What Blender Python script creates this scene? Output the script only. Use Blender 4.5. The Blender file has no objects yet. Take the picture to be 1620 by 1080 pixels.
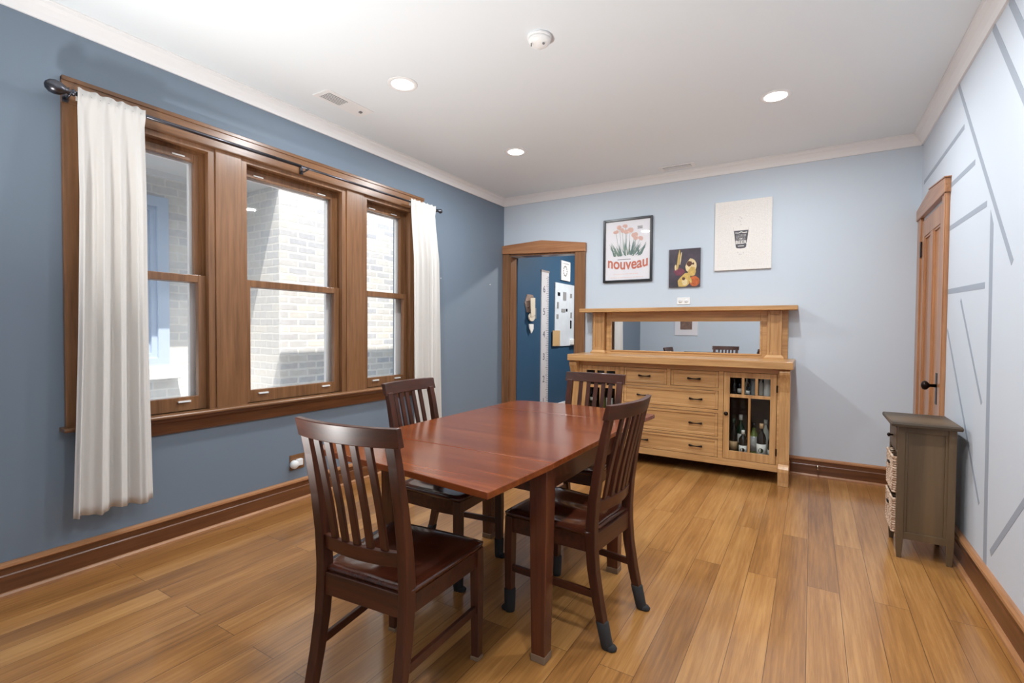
import bpy, bmesh, math, random
from mathutils import Matrix, Vector
random.seed(7)
PI = math.pi
SC = bpy.context.scene
COL = SC.collection

# ---------------------------------------------------------------- camera, world, sun, exposure
F_PX, YAW, PITCH, ROLL, SHY = 771.6085, 0.5514, -0.0228, 0.0074, -1.5248
CAM = Vector((3.2377, 0.0, 1.28))
cy, sy = math.cos(YAW), math.sin(YAW)
fw = Vector((-sy*math.cos(PITCH), cy*math.cos(PITCH), math.sin(PITCH)))
rt = Vector((cy, sy, 0)); up = rt.cross(fw)
rt2 = rt*math.cos(ROLL) + up*math.sin(ROLL); up2 = -rt*math.sin(ROLL) + up*math.cos(ROLL)
cd = bpy.data.cameras.new('camera'); cam = bpy.data.objects.new('camera', cd); COL.objects.link(cam)
M4 = Matrix((rt2, up2, -fw)).transposed().to_4x4(); M4.translation = CAM
cam.matrix_world = M4
cd.sensor_width = 36.0; cd.sensor_fit = 'HORIZONTAL'; cd.lens = F_PX/1620*36
cd.shift_y = SHY/1620; cd.clip_start = 0.02
SC.camera = cam

SKY, SUN, CAN, HALL, REAR_FILL, UPFILL = 3.2, 9.0, 23.5, 60.0, 22.0, 400.0  # last three drive unseen lamps added for fill light
W = bpy.data.worlds.new('sky'); SC.world = W; W.use_nodes = True
bg = W.node_tree.nodes['Background']
bg.inputs[0].default_value = (0.80, 0.89, 1.0, 1); bg.inputs[1].default_value = SKY
sd = bpy.data.lights.new('sun', 'SUN'); sd.energy = SUN; sd.angle = 0.006; sd.color = (1.0, 0.96, 0.9)
so = bpy.data.objects.new('sun', sd); COL.objects.link(so)
so.rotation_euler = Vector((-1, 0.4, -2.7)).to_track_quat('-Z', 'Y').to_euler(); so.location = (3, -2, 8)
SC.view_settings.view_transform = 'Standard'; SC.view_settings.look = 'None'
SC.view_settings.exposure = 0.0; SC.view_settings.gamma = 1.0; SC.view_settings.use_curve_mapping = False
SC.cycles.max_bounces = 10; SC.cycles.diffuse_bounces = 6; SC.cycles.transparent_max_bounces = 16
SC.cycles.use_denoising = True
SC.cycles.sample_clamp_indirect = 6.0

# ---------------------------------------------------------------- materials
def s2l(c):
    return tuple(((x/255)/12.92 if x/255 <= 0.04045 else ((x/255+0.055)/1.055)**2.4) for x in c)
def mat(name, rgb, rough=0.5, metal=0.0, spec=0.5, coat=0.0, bump=0.0, bscale=200.0, var=0.0, vscale=3.0):
    m = bpy.data.materials.new(name); m.use_nodes = True
    nt = m.node_tree; b = nt.nodes['Principled BSDF']
    c = s2l(rgb) + (1,)
    b.inputs['Base Color'].default_value = c; b.inputs['Roughness'].default_value = rough
    b.inputs['Metallic'].default_value = metal; b.inputs['Specular IOR Level'].default_value = spec
    b.inputs['Coat Weight'].default_value = coat
    if var or bump:
        tc = nt.nodes.new('ShaderNodeTexCoord')
    if var:
        n = nt.nodes.new('ShaderNodeTexNoise'); n.inputs['Scale'].default_value = vscale; n.inputs['Detail'].default_value = 4
        nt.links.new(tc.outputs['Object'], n.inputs['Vector'])
        r = nt.nodes.new('ShaderNodeValToRGB')
        r.color_ramp.elements[0].position = 0.3; r.color_ramp.elements[1].position = 0.7
        r.color_ramp.elements[0].color = tuple(x*(1-var) for x in c[:3]) + (1,)
        r.color_ramp.elements[1].color = tuple(min(1, x*(1+var)) for x in c[:3]) + (1,)
        nt.links.new(n.outputs['Fac'], r.inputs['Fac']); nt.links.new(r.outputs['Color'], b.inputs['Base Color'])
    if bump:
        n2 = nt.nodes.new('ShaderNodeTexNoise'); n2.inputs['Scale'].default_value = bscale
        nt.links.new(tc.outputs['Object'], n2.inputs['Vector'])
        bp = nt.nodes.new('ShaderNodeBump'); bp.inputs['Strength'].default_value = bump; bp.inputs['Distance'].default_value = 0.002
        nt.links.new(n2.outputs['Fac'], bp.inputs['Height']); nt.links.new(bp.outputs['Normal'], b.inputs['Normal'])
    return m
def wood(name, dark, light, axis='z', rough=0.35, coat=0.0, fine=60.0, blotch=0.35):
    m = bpy.data.materials.new(name); m.use_nodes = True
    nt = m.node_tree; L = nt.links; b = nt.nodes['Principled BSDF']
    tc = nt.nodes.new('ShaderNodeTexCoord'); mp = nt.nodes.new('ShaderNodeMapping')
    s = [fine]*3; s['xyz'.index(axis)] = fine*0.05
    mp.inputs['Scale'].default_value = s
    L.new(tc.outputs['Object'], mp.inputs['Vector'])
    n = nt.nodes.new('ShaderNodeTexNoise'); n.inputs['Scale'].default_value = 1.0; n.inputs['Detail'].default_value = 6; n.inputs['Roughness'].default_value = 0.65
    n.inputs['Distortion'].default_value = 0.15
    L.new(mp.outputs[0], n.inputs['Vector'])
    n2 = nt.nodes.new('ShaderNodeTexNoise'); n2.inputs['Scale'].default_value = 0.14; n2.inputs['Detail'].default_value = 2
    L.new(mp.outputs[0], n2.inputs['Vector'])
    mx = nt.nodes.new('ShaderNodeMath'); mx.operation = 'MULTIPLY_ADD'; mx.inputs[1].default_value = blotch; 
    L.new(n2.outputs['Fac'], mx.inputs[0])
    ml = nt.nodes.new('ShaderNodeMath'); ml.operation = 'MULTIPLY'; ml.inputs[1].default_value = 1-blotch
    L.new(n.outputs['Fac'], ml.inputs[0]); L.new(ml.outputs[0], mx.inputs[2])
    r = nt.nodes.new('ShaderNodeValToRGB'); r.color_ramp.elements[0].position = 0.34; r.color_ramp.elements[1].position = 0.66
    r.color_ramp.elements[0].color = s2l(dark)+(1,); r.color_ramp.elements[1].color = s2l(light)+(1,)
    L.new(mx.outputs[0], r.inputs['Fac']); L.new(r.outputs['Color'], b.inputs['Base Color'])
    b.inputs['Roughness'].default_value = rough; b.inputs['Coat Weight'].default_value = coat; b.inputs['Coat Roughness'].default_value = 0.08
    bp = nt.nodes.new('ShaderNodeBump'); bp.inputs['Strength'].default_value = 0.03; bp.inputs['Distance'].default_value = 0.001
    L.new(n.outputs['Fac'], bp.inputs['Height']); L.new(bp.outputs['Normal'], b.inputs['Normal'])
    return m
def wood3(name, dark, light, **k):
    return {a: wood(name+'_'+a, dark, light, a, **k) for a in 'xyz'}
def emis(name, rgb, s):
    m = bpy.data.materials.new(name); m.use_nodes = True; nt = m.node_tree
    b = nt.nodes['Principled BSDF']; b.inputs['Base Color'].default_value = (0.9, 0.9, 0.9, 1)
    b.inputs['Emission Color'].default_value = rgb+(1,); b.inputs['Emission Strength'].default_value = s
    return m
def glassmat(name, tint=(1, 1, 1), refl=0.06):
    m = bpy.data.materials.new(name); m.use_nodes = True; nt = m.node_tree
    for n in list(nt.nodes): nt.nodes.remove(n)
    o = nt.nodes.new('ShaderNodeOutputMaterial'); t = nt.nodes.new('ShaderNodeBsdfTransparent'); t.inputs[0].default_value = tint+(1,)
    g = nt.nodes.new('ShaderNodeBsdfGlossy'); g.inputs['Roughness'].default_value = 0.02
    mx = nt.nodes.new('ShaderNodeMixShader'); lf = nt.nodes.new('ShaderNodeLayerWeight'); lf.inputs[0].default_value = 0.5
    pw = nt.nodes.new('ShaderNodeMath'); pw.operation = 'POWER'; pw.inputs[1].default_value = 4.0; nt.links.new(lf.outputs['Facing'], pw.inputs[0])
    lw = nt.nodes.new('ShaderNodeMath'); lw.operation = 'MULTIPLY_ADD'; lw.inputs[1].default_value = 0.5; lw.inputs[2].default_value = 0.022; nt.links.new(pw.outputs[0], lw.inputs[0])
    nt.links.new(lw.outputs[0], mx.inputs[0]); nt.links.new(t.outputs[0], mx.inputs[1]); nt.links.new(g.outputs[0], mx.inputs[2])
    nt.links.new(mx.outputs[0], o.inputs[0])
    return m
def brickmat(name, u, v, c1, c2, mortar, bw=0.2, bh=0.07, ms=0.012, tone=0.5, rough=0.9):
    m = bpy.data.materials.new(name); m.use_nodes = True; nt = m.node_tree; L = nt.links; b = nt.nodes['Principled BSDF']
    tc = nt.nodes.new('ShaderNodeTexCoord'); sp = nt.nodes.new('ShaderNodeSeparateXYZ'); cb = nt.nodes.new('ShaderNodeCombineXYZ')
    L.new(tc.outputs['Object'], sp.inputs[0]); L.new(sp.outputs['XYZ'.index(u)], cb.inputs[0]); L.new(sp.outputs['XYZ'.index(v)], cb.inputs[1])
    nz = nt.nodes.new('ShaderNodeTexNoise'); nz.inputs['Scale'].default_value = 9; nz.inputs['Detail'].default_value = 3; L.new(tc.outputs['Object'], nz.inputs['Vector'])
    ad = nt.nodes.new('ShaderNodeVectorMath'); ad.operation = 'MULTIPLY_ADD'; ad.inputs[1].default_value = (0.02, 0.02, 0)
    L.new(nz.outputs['Color'], ad.inputs[0]); L.new(cb.outputs[0], ad.inputs[2])
    br = nt.nodes.new('ShaderNodeTexBrick'); L.new(ad.outputs[0], br.inputs['Vector'])
    br.inputs['Scale'].default_value = 1; br.inputs['Brick Width'].default_value = bw; br.inputs['Row Height'].default_value = bh
    br.inputs['Mortar Size'].default_value = ms; br.inputs['Mortar Smooth'].default_value = 0.3; br.inputs['Bias'].default_value = 0
    br.inputs['Color1'].default_value = s2l(c1)+(1,); br.inputs['Color2'].default_value = s2l(c2)+(1,); br.inputs['Mortar'].default_value = s2l(mortar)+(1,)
    mx = nt.nodes.new('ShaderNodeMixRGB'); mx.inputs[0].default_value = 0.22; mx.blend_type = 'OVERLAY'
    n3 = nt.nodes.new('ShaderNodeTexNoise'); n3.inputs['Scale'].default_value = 25; n3.inputs['Detail'].default_value = 4; L.new(tc.outputs['Object'], n3.inputs['Vector'])
    L.new(br.outputs['Color'], mx.inputs[1]); L.new(n3.outputs['Fac'], mx.inputs[2]); L.new(mx.outputs[0], b.inputs['Base Color'])
    b.inputs['Roughness'].default_value = rough
    bp = nt.nodes.new('ShaderNodeBump'); bp.inputs['Strength'].default_value = 0.25; bp.inputs['Distance'].default_value = 0.006; bp.invert = True
    L.new(br.outputs['Fac'], bp.inputs['Height']); L.new(bp.outputs['Normal'], b.inputs['Normal'])
    return m
def floormat():
    m = bpy.data.materials.new('honey_strand_planks'); m.use_nodes = True; nt = m.node_tree; L = nt.links; b = nt.nodes['Principled BSDF']
    tc = nt.nodes.new('ShaderNodeTexCoord'); sp = nt.nodes.new('ShaderNodeSeparateXYZ'); cb = nt.nodes.new('ShaderNodeCombineXYZ')
    L.new(tc.outputs['Object'], sp.inputs[0]); L.new(sp.outputs[1], cb.inputs[0]); L.new(sp.outputs[0], cb.inputs[1])
    br = nt.nodes.new('ShaderNodeTexBrick'); L.new(cb.outputs[0], br.inputs['Vector'])
    br.offset = 0.37; br.offset_frequency = 2; br.squash = 1.0
    br.inputs['Scale'].default_value = 1; br.inputs['Brick Width'].default_value = 1.75; br.inputs['Row Height'].default_value = 0.135
    br.inputs['Mortar Size'].default_value = 0.0012; br.inputs['Mortar Smooth'].default_value = 0.1; br.inputs['Bias'].default_value = 0
    br.inputs['Color1'].default_value = (0, 0, 0, 1); br.inputs['Color2'].default_value = (1, 1, 1, 1); br.inputs['Mortar'].default_value = (0.5, 0.5, 0.5, 1)
    # grain streaks along the planks, shifted per plank
    sh = nt.nodes.new('ShaderNodeVectorMath'); sh.operation = 'MULTIPLY_ADD'; sh.inputs[1].default_value = (7, 7, 7)
    L.new(br.outputs['Color'], sh.inputs[0]); L.new(tc.outputs['Object'], sh.inputs[2])
    mp = nt.nodes.new('ShaderNodeMapping'); mp.inputs['Scale'].default_value = (70, 2.6, 1); L.new(sh.outputs[0], mp.inputs['Vector'])
    n = nt.nodes.new('ShaderNodeTexNoise'); n.inputs['Scale'].default_value = 1; n.inputs['Detail'].default_value = 7; n.inputs['Roughness'].default_value = 0.7; n.inputs['Distortion'].default_value = 0.3
    L.new(mp.outputs[0], n.inputs['Vector'])
    mp2 = nt.nodes.new('ShaderNodeMapping'); mp2.inputs['Scale'].default_value = (9, 0.9, 1); L.new(sh.outputs[0], mp2.inputs['Vector'])
    n2 = nt.nodes.new('ShaderNodeTexNoise'); n2.inputs['Scale'].default_value = 1; n2.inputs['Detail'].default_value = 3; L.new(mp2.outputs[0], n2.inputs['Vector'])
    a1 = nt.nodes.new('ShaderNodeMath'); a1.operation = 'MULTIPLY'; a1.inputs[1].default_value = 0.50; L.new(n.outputs['Fac'], a1.inputs[0])
    a2 = nt.nodes.new('ShaderNodeMath'); a2.operation = 'MULTIPLY_ADD'; a2.inputs[1].default_value = 0.35; L.new(n2.outputs['Fac'], a2.inputs[0]); L.new(a1.outputs[0], a2.inputs[2])
    a3 = nt.nodes.new('ShaderNodeMath'); a3.operation = 'MULTIPLY_ADD'; a3.inputs[1].default_value = 0.15; L.new(br.outputs['Color'], a3.inputs[0]); L.new(a2.outputs[0], a3.inputs[2])
    r = nt.nodes.new('ShaderNodeValToRGB'); e = r.color_ramp.elements
    e[0].position = 0.28; e[0].color = s2l((108, 68, 34))+(1,); e[1].position = 0.72; e[1].color = s2l((202, 152, 92))+(1,)
    k = r.color_ramp.elements.new(0.5); k.color = s2l((164, 113, 59))+(1,)
    L.new(a3.outputs[0], r.inputs['Fac'])
    mx = nt.nodes.new('ShaderNodeMixRGB'); mx.inputs[2].default_value = s2l((92, 58, 30))+(1,)
    L.new(br.outputs['Fac'], mx.inputs[0]); L.new(r.outputs['Color'], mx.inputs[1]); L.new(mx.outputs[0], b.inputs['Base Color'])
    b.inputs['Roughness'].default_value = 0.3; b.inputs['Specular IOR Level'].default_value = 0.5; b.inputs['Coat Weight'].default_value = 0.55; b.inputs['Coat IOR'].default_value = 1.6; b.inputs['Coat Roughness'].default_value = 0.13
    bp = nt.nodes.new('ShaderNodeBump'); bp.inputs['Strength'].default_value = 0.25; bp.inputs['Distance'].default_value = 0.001; bp.invert = True
    L.new(br.outputs['Fac'], bp.inputs['Height']); L.new(bp.outputs['Normal'], b.inputs['Normal'])
    return m
def clothmat(name, rgb, tl=0.35):
    m = bpy.data.materials.new(name); m.use_nodes = True; nt = m.node_tree; L = nt.links
    for n in list(nt.nodes): nt.nodes.remove(n)
    o = nt.nodes.new('ShaderNodeOutputMaterial'); d = nt.nodes.new('ShaderNodeBsdfDiffuse'); t = nt.nodes.new('ShaderNodeBsdfTranslucent')
    d.inputs[0].default_value = s2l(rgb)+(1,); t.inputs[0].default_value = s2l(rgb)+(1,)
    mx = nt.nodes.new('ShaderNodeMixShader'); mx.inputs[0].default_value = tl
    tc = nt.nodes.new('ShaderNodeTexCoord'); mp = nt.nodes.new('ShaderNodeMapping'); mp.inputs['Scale'].default_value = (40, 40, 14)
    n = nt.nodes.new('ShaderNodeTexNoise'); n.inputs['Scale'].default_value = 1; n.inputs['Detail'].default_value = 5
    L.new(tc.outputs['Object'], mp.inputs[0]); L.new(mp.outputs[0], n.inputs['Vector'])
    bp = nt.nodes.new('ShaderNodeBump'); bp.inputs['Strength'].default_value = 0.35; bp.inputs['Distance'].default_value = 0.004
    L.new(n.outputs['Fac'], bp.inputs['Height']); L.new(bp.outputs['Normal'], d.inputs['Normal'])
    L.new(d.outputs[0], mx.inputs[1]); L.new(t.outputs[0], mx.inputs[2]); L.new(mx.outputs[0], o.inputs[0])
    return m
def wickermat():
    m = bpy.data.materials.new('woven_wicker'); m.use_nodes = True; nt = m.node_tree; L = nt.links; b = nt.nodes['Principled BSDF']
    b.inputs['Roughness'].default_value = 0.7
    tc = nt.nodes.new('ShaderNodeTexCoord'); n = nt.nodes.new('ShaderNodeTexNoise'); n.inputs['Scale'].default_value = 60
    L.new(tc.outputs['Object'], n.inputs['Vector']); r = nt.nodes.new('ShaderNodeValToRGB')
    r.color_ramp.elements[0].position = 0.35; r.color_ramp.elements[1].position = 0.65
    r.color_ramp.elements[0].color = s2l((150, 112, 84))+(1,); r.color_ramp.elements[1].color = s2l((226, 200, 176))+(1,)
    L.new(n.outputs['Fac'], r.inputs['Fac']); L.new(r.outputs['Color'], b.inputs['Base Color'])
    return m
def paintingmat():
    m = bpy.data.materials.new('dark_abstract_paint'); m.use_nodes = True; nt = m.node_tree; L = nt.links; b = nt.nodes['Principled BSDF']
    b.inputs['Roughness'].default_value = 0.4
    tc = nt.nodes.new('ShaderNodeTexCoord'); n = nt.nodes.new('ShaderNodeTexNoise'); n.inputs['Scale'].default_value = 9; n.inputs['Detail'].default_value = 5
    L.new(tc.outputs['Object'], n.inputs['Vector']); r = nt.nodes.new('ShaderNodeValToRGB'); e = r.color_ramp.elements
    e[0].position = 0.3; e[0].color = s2l((48, 44, 52))+(1,); e[1].position = 0.7; e[1].color = s2l((84, 72, 82))+(1,)
    L.new(n.outputs['Fac'], r.inputs['Fac']); L.new(r.outputs['Color'], b.inputs['Base Color'])
    return m

P = {}
P['wall_blue'] = mat('steel_blue_wall_paint', (117, 131, 146), 0.55, bump=0.05)
P['wall_pale'] = mat('pale_blue_grey_wall_paint', (202, 212, 222), 0.6, bump=0.05)
P['wall_right'] = mat('pale_grey_wall_paint', (206, 213, 222), 0.6, bump=0.05)
P['stripe'] = mat('grey_stripe_paint', (158, 166, 178), 0.6)
P['hall_blue'] = mat('deep_blue_hall_paint', (44, 80, 110), 0.6, bump=0.05)
P['ceil'] = mat('white_ceiling_paint', (231, 238, 242), 0.8, bump=0.04)
P['white'] = mat('white_trim_paint', (238, 238, 238), 0.45)
P['plastic'] = mat('white_plastic', (238, 238, 236), 0.35)
P['floor'] = floormat()
P['oak'] = wood3('golden_window_oak', (104, 70, 44), (148, 105, 71), rough=0.3, fine=45)
P['base'] = wood3('brown_baseboard_oak', (84, 48, 27), (126, 79, 47), rough=0.3, fine=45)
P['cap'] = wood3('light_brown_moulding', (150, 102, 66), (190, 138, 96), rough=0.3, fine=45)
P['side'] = wood3('honey_maple', (164, 117, 71), (212, 166, 112), rough=0.32, fine=38, coat=0.15)
P['door'] = wood3('orange_fir_door', (148, 95, 60), (194, 140, 97), rough=0.3, fine=45, coat=0.15)
P['chair'] = wood3('dark_mahogany_chair', (44, 20, 11), (84, 40, 21), rough=0.38, fine=40, coat=0.04)
P['seat'] = wood('dark_glossy_seat', (44, 20, 13), (84, 40, 24), 'y', rough=0.2, fine=30, coat=0.4)
P['table'] = wood3('red_mahogany_top', (96, 44, 20), (138, 71, 34), rough=0.18, fine=34, coat=0.08)
for _m in P['table'].values(): _m.node_tree.nodes['Principled BSDF'].inputs['Specular IOR Level'].default_value = 0.36
P['tleg'] = wood3('dark_table_mahogany', (58, 28, 18), (96, 48, 28), rough=0.25, fine=35, coat=0.2)
P['cab'] = wood3('weathered_dark_cabinet', (40, 32, 26), (112, 90, 64), rough=0.45, fine=22, blotch=0.75)
P['inside'] = mat('dark_cabinet_interior', (74, 48, 30), 0.6)
P['bronze'] = mat('oil_rubbed_bronze', (40, 30, 27), 0.35, 0.8)
P['rod'] = mat('brushed_pewter', (92, 92, 98), 0.28, 1.0)
P['chrome'] = mat('polished_nickel', (190, 180, 165), 0.2, 1.0)
P['glass'] = glassmat('window_glass')
P['cabglass'] = glassmat('cabinet_glass', (0.95, 0.96, 0.95))
P['mirror'] = mat('mirror_silver', (236, 238, 240), 0.01, 1.0)
P['cloth'] = clothmat('white_linen', (240, 237, 233), 0.3)
P['sock'] = mat('charcoal_felt', (44, 42, 42), 0.95)
P['pad'] = mat('tan_felt_pad', (128, 104, 82), 0.95)
P['black'] = mat('black_frame_lacquer', (32, 32, 36), 0.3)
P['paper'] = mat('white_poster_paper', (236, 233, 236), 0.5)
P['cream'] = mat('cream_canvas', (235, 230, 224), 0.7, var=0.05, vscale=90)
P['wick'] = wickermat()
P['stone'] = mat('pale_stone', (214, 212, 206), 0.8, var=0.05)
P['bluepaint'] = mat('light_blue_window_paint', (178, 190, 206), 0.5)
P['greypaint'] = mat('pale_grey_soffit', (222, 222, 220), 0.6)
P['ground'] = mat('grey_concrete', (150, 148, 144), 0.9)
P['dark'] = mat('dark_void', (20, 20, 20), 0.9)
P['louvre'] = mat('louvre_and_slot_grey', (120, 120, 122), 0.7)  # even grey for vent openings, socket slots and small controls

# ---------------------------------------------------------------- mesh helpers
class MB:
    def __init__(s): s.v = []; s.f = []; s.m = []; s.k = 0; s.sm = []; s.smooth = False
    def mi(s, k): s.k = k; return s
    def add(s, vs, fs):
        o = len(s.v); s.v += [tuple(p) for p in vs]
        for q in fs: s.f.append(tuple(i+o for i in q)); s.m.append(s.k); s.sm.append(s.smooth)
        return s
    def box(s, x0, x1, y0, y1, z0, z1):
        return s.add([(x0,y0,z0),(x1,y0,z0),(x1,y1,z0),(x0,y1,z0),(x0,y0,z1),(x1,y0,z1),(x1,y1,z1),(x0,y1,z1)],
                     [(0,3,2,1),(4,5,6,7),(0,1,5,4),(1,2,6,5),(2,3,7,6),(3,0,4,7)])
    def loft(s, secs, cap=True, close=True):
        n = len(secs[0]); vs = [p for q in secs for p in q]; fs = []
        for i in range(len(secs)-1):
            for j in range(n if close else n-1):
                a = i*n+j; b = i*n+(j+1) % n
                fs.append((a, b, b+n, a+n))
        if cap: fs.append(tuple(range(n-1, -1, -1))); fs.append(tuple((len(secs)-1)*n+j for j in range(n)))
        return s.add(vs, fs)
    def prism(s, poly, axis, a0, a1):
        # poly in the two remaining axes (in xyz order)
        def mk(p, a):
            if axis == 'x': return (a, p[0], p[1])
            if axis == 'y': return (p[0], a, p[1])
            return (p[0], p[1], a)
        return s.loft([[mk(p, a0) for p in poly], [mk(p, a1) for p in poly]])
    def tube(s, pts, r, n=10):
        pts = [Vector(p) for p in pts]; secs = []
        for i, p in enumerate(pts):
            t = (pts[min(i+1, len(pts)-1)]-pts[max(i-1, 0)]).normalized()
            a = t.orthogonal().normalized() if abs(t.z) > 0.99 else t.cross(Vector((0, 0, 1))).normalized()
            b = t.cross(a); rr = r[i] if isinstance(r, (list, tuple)) else r
            secs.append([p+a*rr*math.cos(2*PI*j/n)+b*rr*math.sin(2*PI*j/n) for j in range(n)])
        o = s.smooth; s.smooth = True; s.loft(secs); s.smooth = o
        return s
    def lathe(s, prof, c, axis='z', n=20):
        secs = []
        for r, h in prof:
            q = []
            for j in range(n):
                u, w = r*math.cos(2*PI*j/n), r*math.sin(2*PI*j/n)
                q.append({'z': (c[0]+u, c[1]+w, c[2]+h), 'x': (c[0]+h, c[1]+u, c[2]+w), 'y': (c[0]+w, c[1]+h, c[2]+u)}[axis])
            secs.append(q)
        o = s.smooth; s.smooth = True; s.loft(secs); s.smooth = o
        return s
    def frame(s, axis, a0, a1, u0, u1, v0, v1, w, wb=None, wt=None):
        # rectangular frame of four boxes; axis is thickness axis
        wb = w if wb is None else wb; wt = w if wt is None else wt
        for (p0, p1, q0, q1) in ((u0, u0+w, v0, v1), (u1-w, u1, v0, v1), (u0+w, u1-w, v0, v0+wb), (u0+w, u1-w, v1-wt, v1)):
            if axis == 'x': s.box(a0, a1, p0, p1, q0, q1)
            elif axis == 'y': s.box(p0, p1, a0, a1, q0, q1)
            else: s.box(p0, p1, q0, q1, a0, a1)
        return s
    def build(s, name, mats, parent=None, bevel=0.0, seg=2, **props):
        o = Vector(ORG.get(parent.name, (0, 0, 0))) if parent else Vector((0, 0, 0))
        org = props.pop('org', None)
        if org is not None: o = Vector(org)
        me = bpy.data.meshes.new(name)
        me.from_pydata([(p[0]-o.x, p[1]-o.y, p[2]-o.z) for p in s.v], [], s.f)
        if not isinstance(mats, (list, tuple)): mats = [mats]
        for m in mats: me.materials.append(m)
        for p, k, sm in zip(me.polygons, s.m, s.sm): p.material_index = k; p.use_smooth = sm
        bm = bmesh.new(); bm.from_mesh(me); bmesh.ops.recalc_face_normals(bm, faces=bm.faces); bm.to_mesh(me); bm.free()
        ob = bpy.data.objects.new(name, me); COL.objects.link(ob)
        if parent: ob.parent = parent
        elif org is not None: ob.location = org
        ORG[ob.name] = tuple(o)
        if bevel:
            b = ob.modifiers.new('bevel', 'BEVEL'); b.width = bevel; b.segments = seg; b.limit_method = 'ANGLE'; b.angle_limit = 0.7
            b.harden_normals = False
        for k, v in props.items(): ob[k] = v
        return ob
ORG = {}
def thing(name, label, cat, loc=(0, 0, 0), rz=0.0, group=None):
    o = bpy.data.objects.new(name, None); COL.objects.link(o); o.location = loc; o.rotation_euler = (0, 0, rz)
    o.empty_display_size = 0.1
    o['label'] = label; o['category'] = cat
    if group: o['group'] = group
    ORG[o.name] = tuple(loc) if rz == 0 else (0, 0, 0)
    return o
def st(name, mb, m, bevel=0.0, parent=None, label=None, **k):
    ob = mb.build(name, m, parent, bevel, **k)
    if parent is None:
        ob['kind'] = 'structure'
        if label: ob['label'] = label
    return ob
def tag(o, label, cat, group=None):
    o['label'] = label; o['category'] = cat
    if group: o['group'] = group
    return o
def copy_tree(o, parent=None):
    c = o.copy(); COL.objects.link(c)
    if parent: c.parent = parent
    for ch in list(o.children): copy_tree(ch, c)
    return c
def textmesh(body, size, warp=None, bold=0.0, extrude=0.0006):
    cu = bpy.data.curves.new('lettering', 'FONT'); cu.body = body; cu.size = size; cu.align_x = 'CENTER'; cu.offset = bold; cu.extrude = extrude
    ob = bpy.data.objects.new('lettering_curve', cu); COL.objects.link(ob)
    dg = bpy.context.evaluated_depsgraph_get(); ev = ob.evaluated_get(dg)
    me = bpy.data.meshes.new_from_object(ev)
    bpy.data.objects.remove(ob); 
    if warp:
        for v in me.vertices: v.co.x, v.co.y = warp(v.co.x, v.co.y)
    return me
def put_text(name, me, m, parent, origin, ux, uy, **props):
    # letter plane: local x -> ux, local y -> uy, local z -> normal
    o = Vector(ORG.get(parent.name, (0, 0, 0))); ux = Vector(ux); uy = Vector(uy); n = ux.cross(uy)
    for v in me.vertices:
        v.co = Vector(origin)-o+ux*v.co.x+uy*v.co.y+n*v.co.z
    me.materials.clear(); me.materials.append(m)
    ob = bpy.data.objects.new(name, me); COL.objects.link(ob); ob.parent = parent; ORG[ob.name] = tuple(o)
    for k, v in props.items(): ob[k] = v
    return ob

XR, YB, ZC, YR = 3.966, 5.058, 2.86, -0.70
# ================================================================ SETTING
st('floor', MB().box(-0.25, XR+0.2, -4.6, 9.2, -0.12, 0.0), P['floor'], label='honey coloured wooden plank floor')
st('ceiling', MB().box(-0.25, XR+0.2, -4.6, 9.2, ZC, 3.07), P['ceil'], label='white ceiling')
# left wall with the three window openings
WIN = [(1.05, 1.653), (1.817, 2.671), (2.847, 3.45)]
WZ0, WZ1 = 0.765, 2.40
m = MB()
m.box(-0.25, 0, -0.7, WIN[0][0], 0, ZC)
for a, b in ((WIN[0][1], WIN[1][0]), (WIN[1][1], WIN[2][0])): m.box(-0.25, 0, a, b, WZ0, WZ1)
m.box(-0.25, 0, WIN[2][1], YB+0.15, 0, ZC)
m.box(-0.25, 0, WIN[0][0], WIN[2][1], 0, WZ0); m.box(-0.25, 0, WIN[0][0], WIN[2][1], WZ1, ZC)
st('wall_left', m, P['wall_blue'], label='steel blue wall around the triple window')
# back wall with doorway
DX0, DX1, DZ = 0.095, 0.965, 2.16
m = MB().box(0, DX0, YB, YB+0.14, 0, ZC).box(DX1, XR+0.2, YB, YB+0.14, 0, ZC).box(DX0, DX1, YB, YB+0.14, DZ, ZC)
st('wall_back', m, P['wall_pale'], label='pale blue grey wall behind the sideboard')
# right wall with painted stripes and the door recess
DY0, DY1, DTZ = 4.19, 4.94, 2.14
m = MB().box(XR, XR+0.15, -0.7, DY0, 0, ZC).box(XR, XR+0.15, DY1, YB+0.14, 0, ZC).box(XR, XR+0.15, DY0, DY1, DTZ, ZC)
m.mi(1)
def stripe(a, b, w):
    a = Vector((0, a[0], a[1])); b = Vector((0, b[0], b[1])); d = (b-a).normalized(); n = Vector((0, -d.z, d.y))*w/2
    poly = [(p.y, p.z) for p in (a-n, b-n, b+n, a+n)]
    m.prism(poly, 'x', XR-0.0008, XR+0.002)
for a, b, w in (((3.054, 2.775), (2.54, 2.14), .045), ((3.287, 2.776), (2.65, 2.03), .042), ((3.949, 2.773), (2.919, 1.584), .034), ((4.98, 2.455), (3.788, 2.47), .03),
             ((4.16, 2.208), (3.542, 2.195), .03), ((4.10, 1.937), (3.31, 1.922), .03), ((4.09, 1.539), (3.307, 1.517), .032),
             ((3.763, 1.47), (3.302, 0.927), .026), ((4.067, 1.3), (3.294, 0.423), .026), ((2.30, 0.97), (3.095, 0.252), .032)):
    stripe(a, b, w)
m.prism([(3.205, 0.17), (3.150, 0.17), (3.195, 1.80), (3.248, 1.88)], 'x', XR-0.0008, XR+0.002)
st('wall_right', m, [P['wall_right'], P['stripe']], label='pale wall painted with slanted grey lines')
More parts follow.
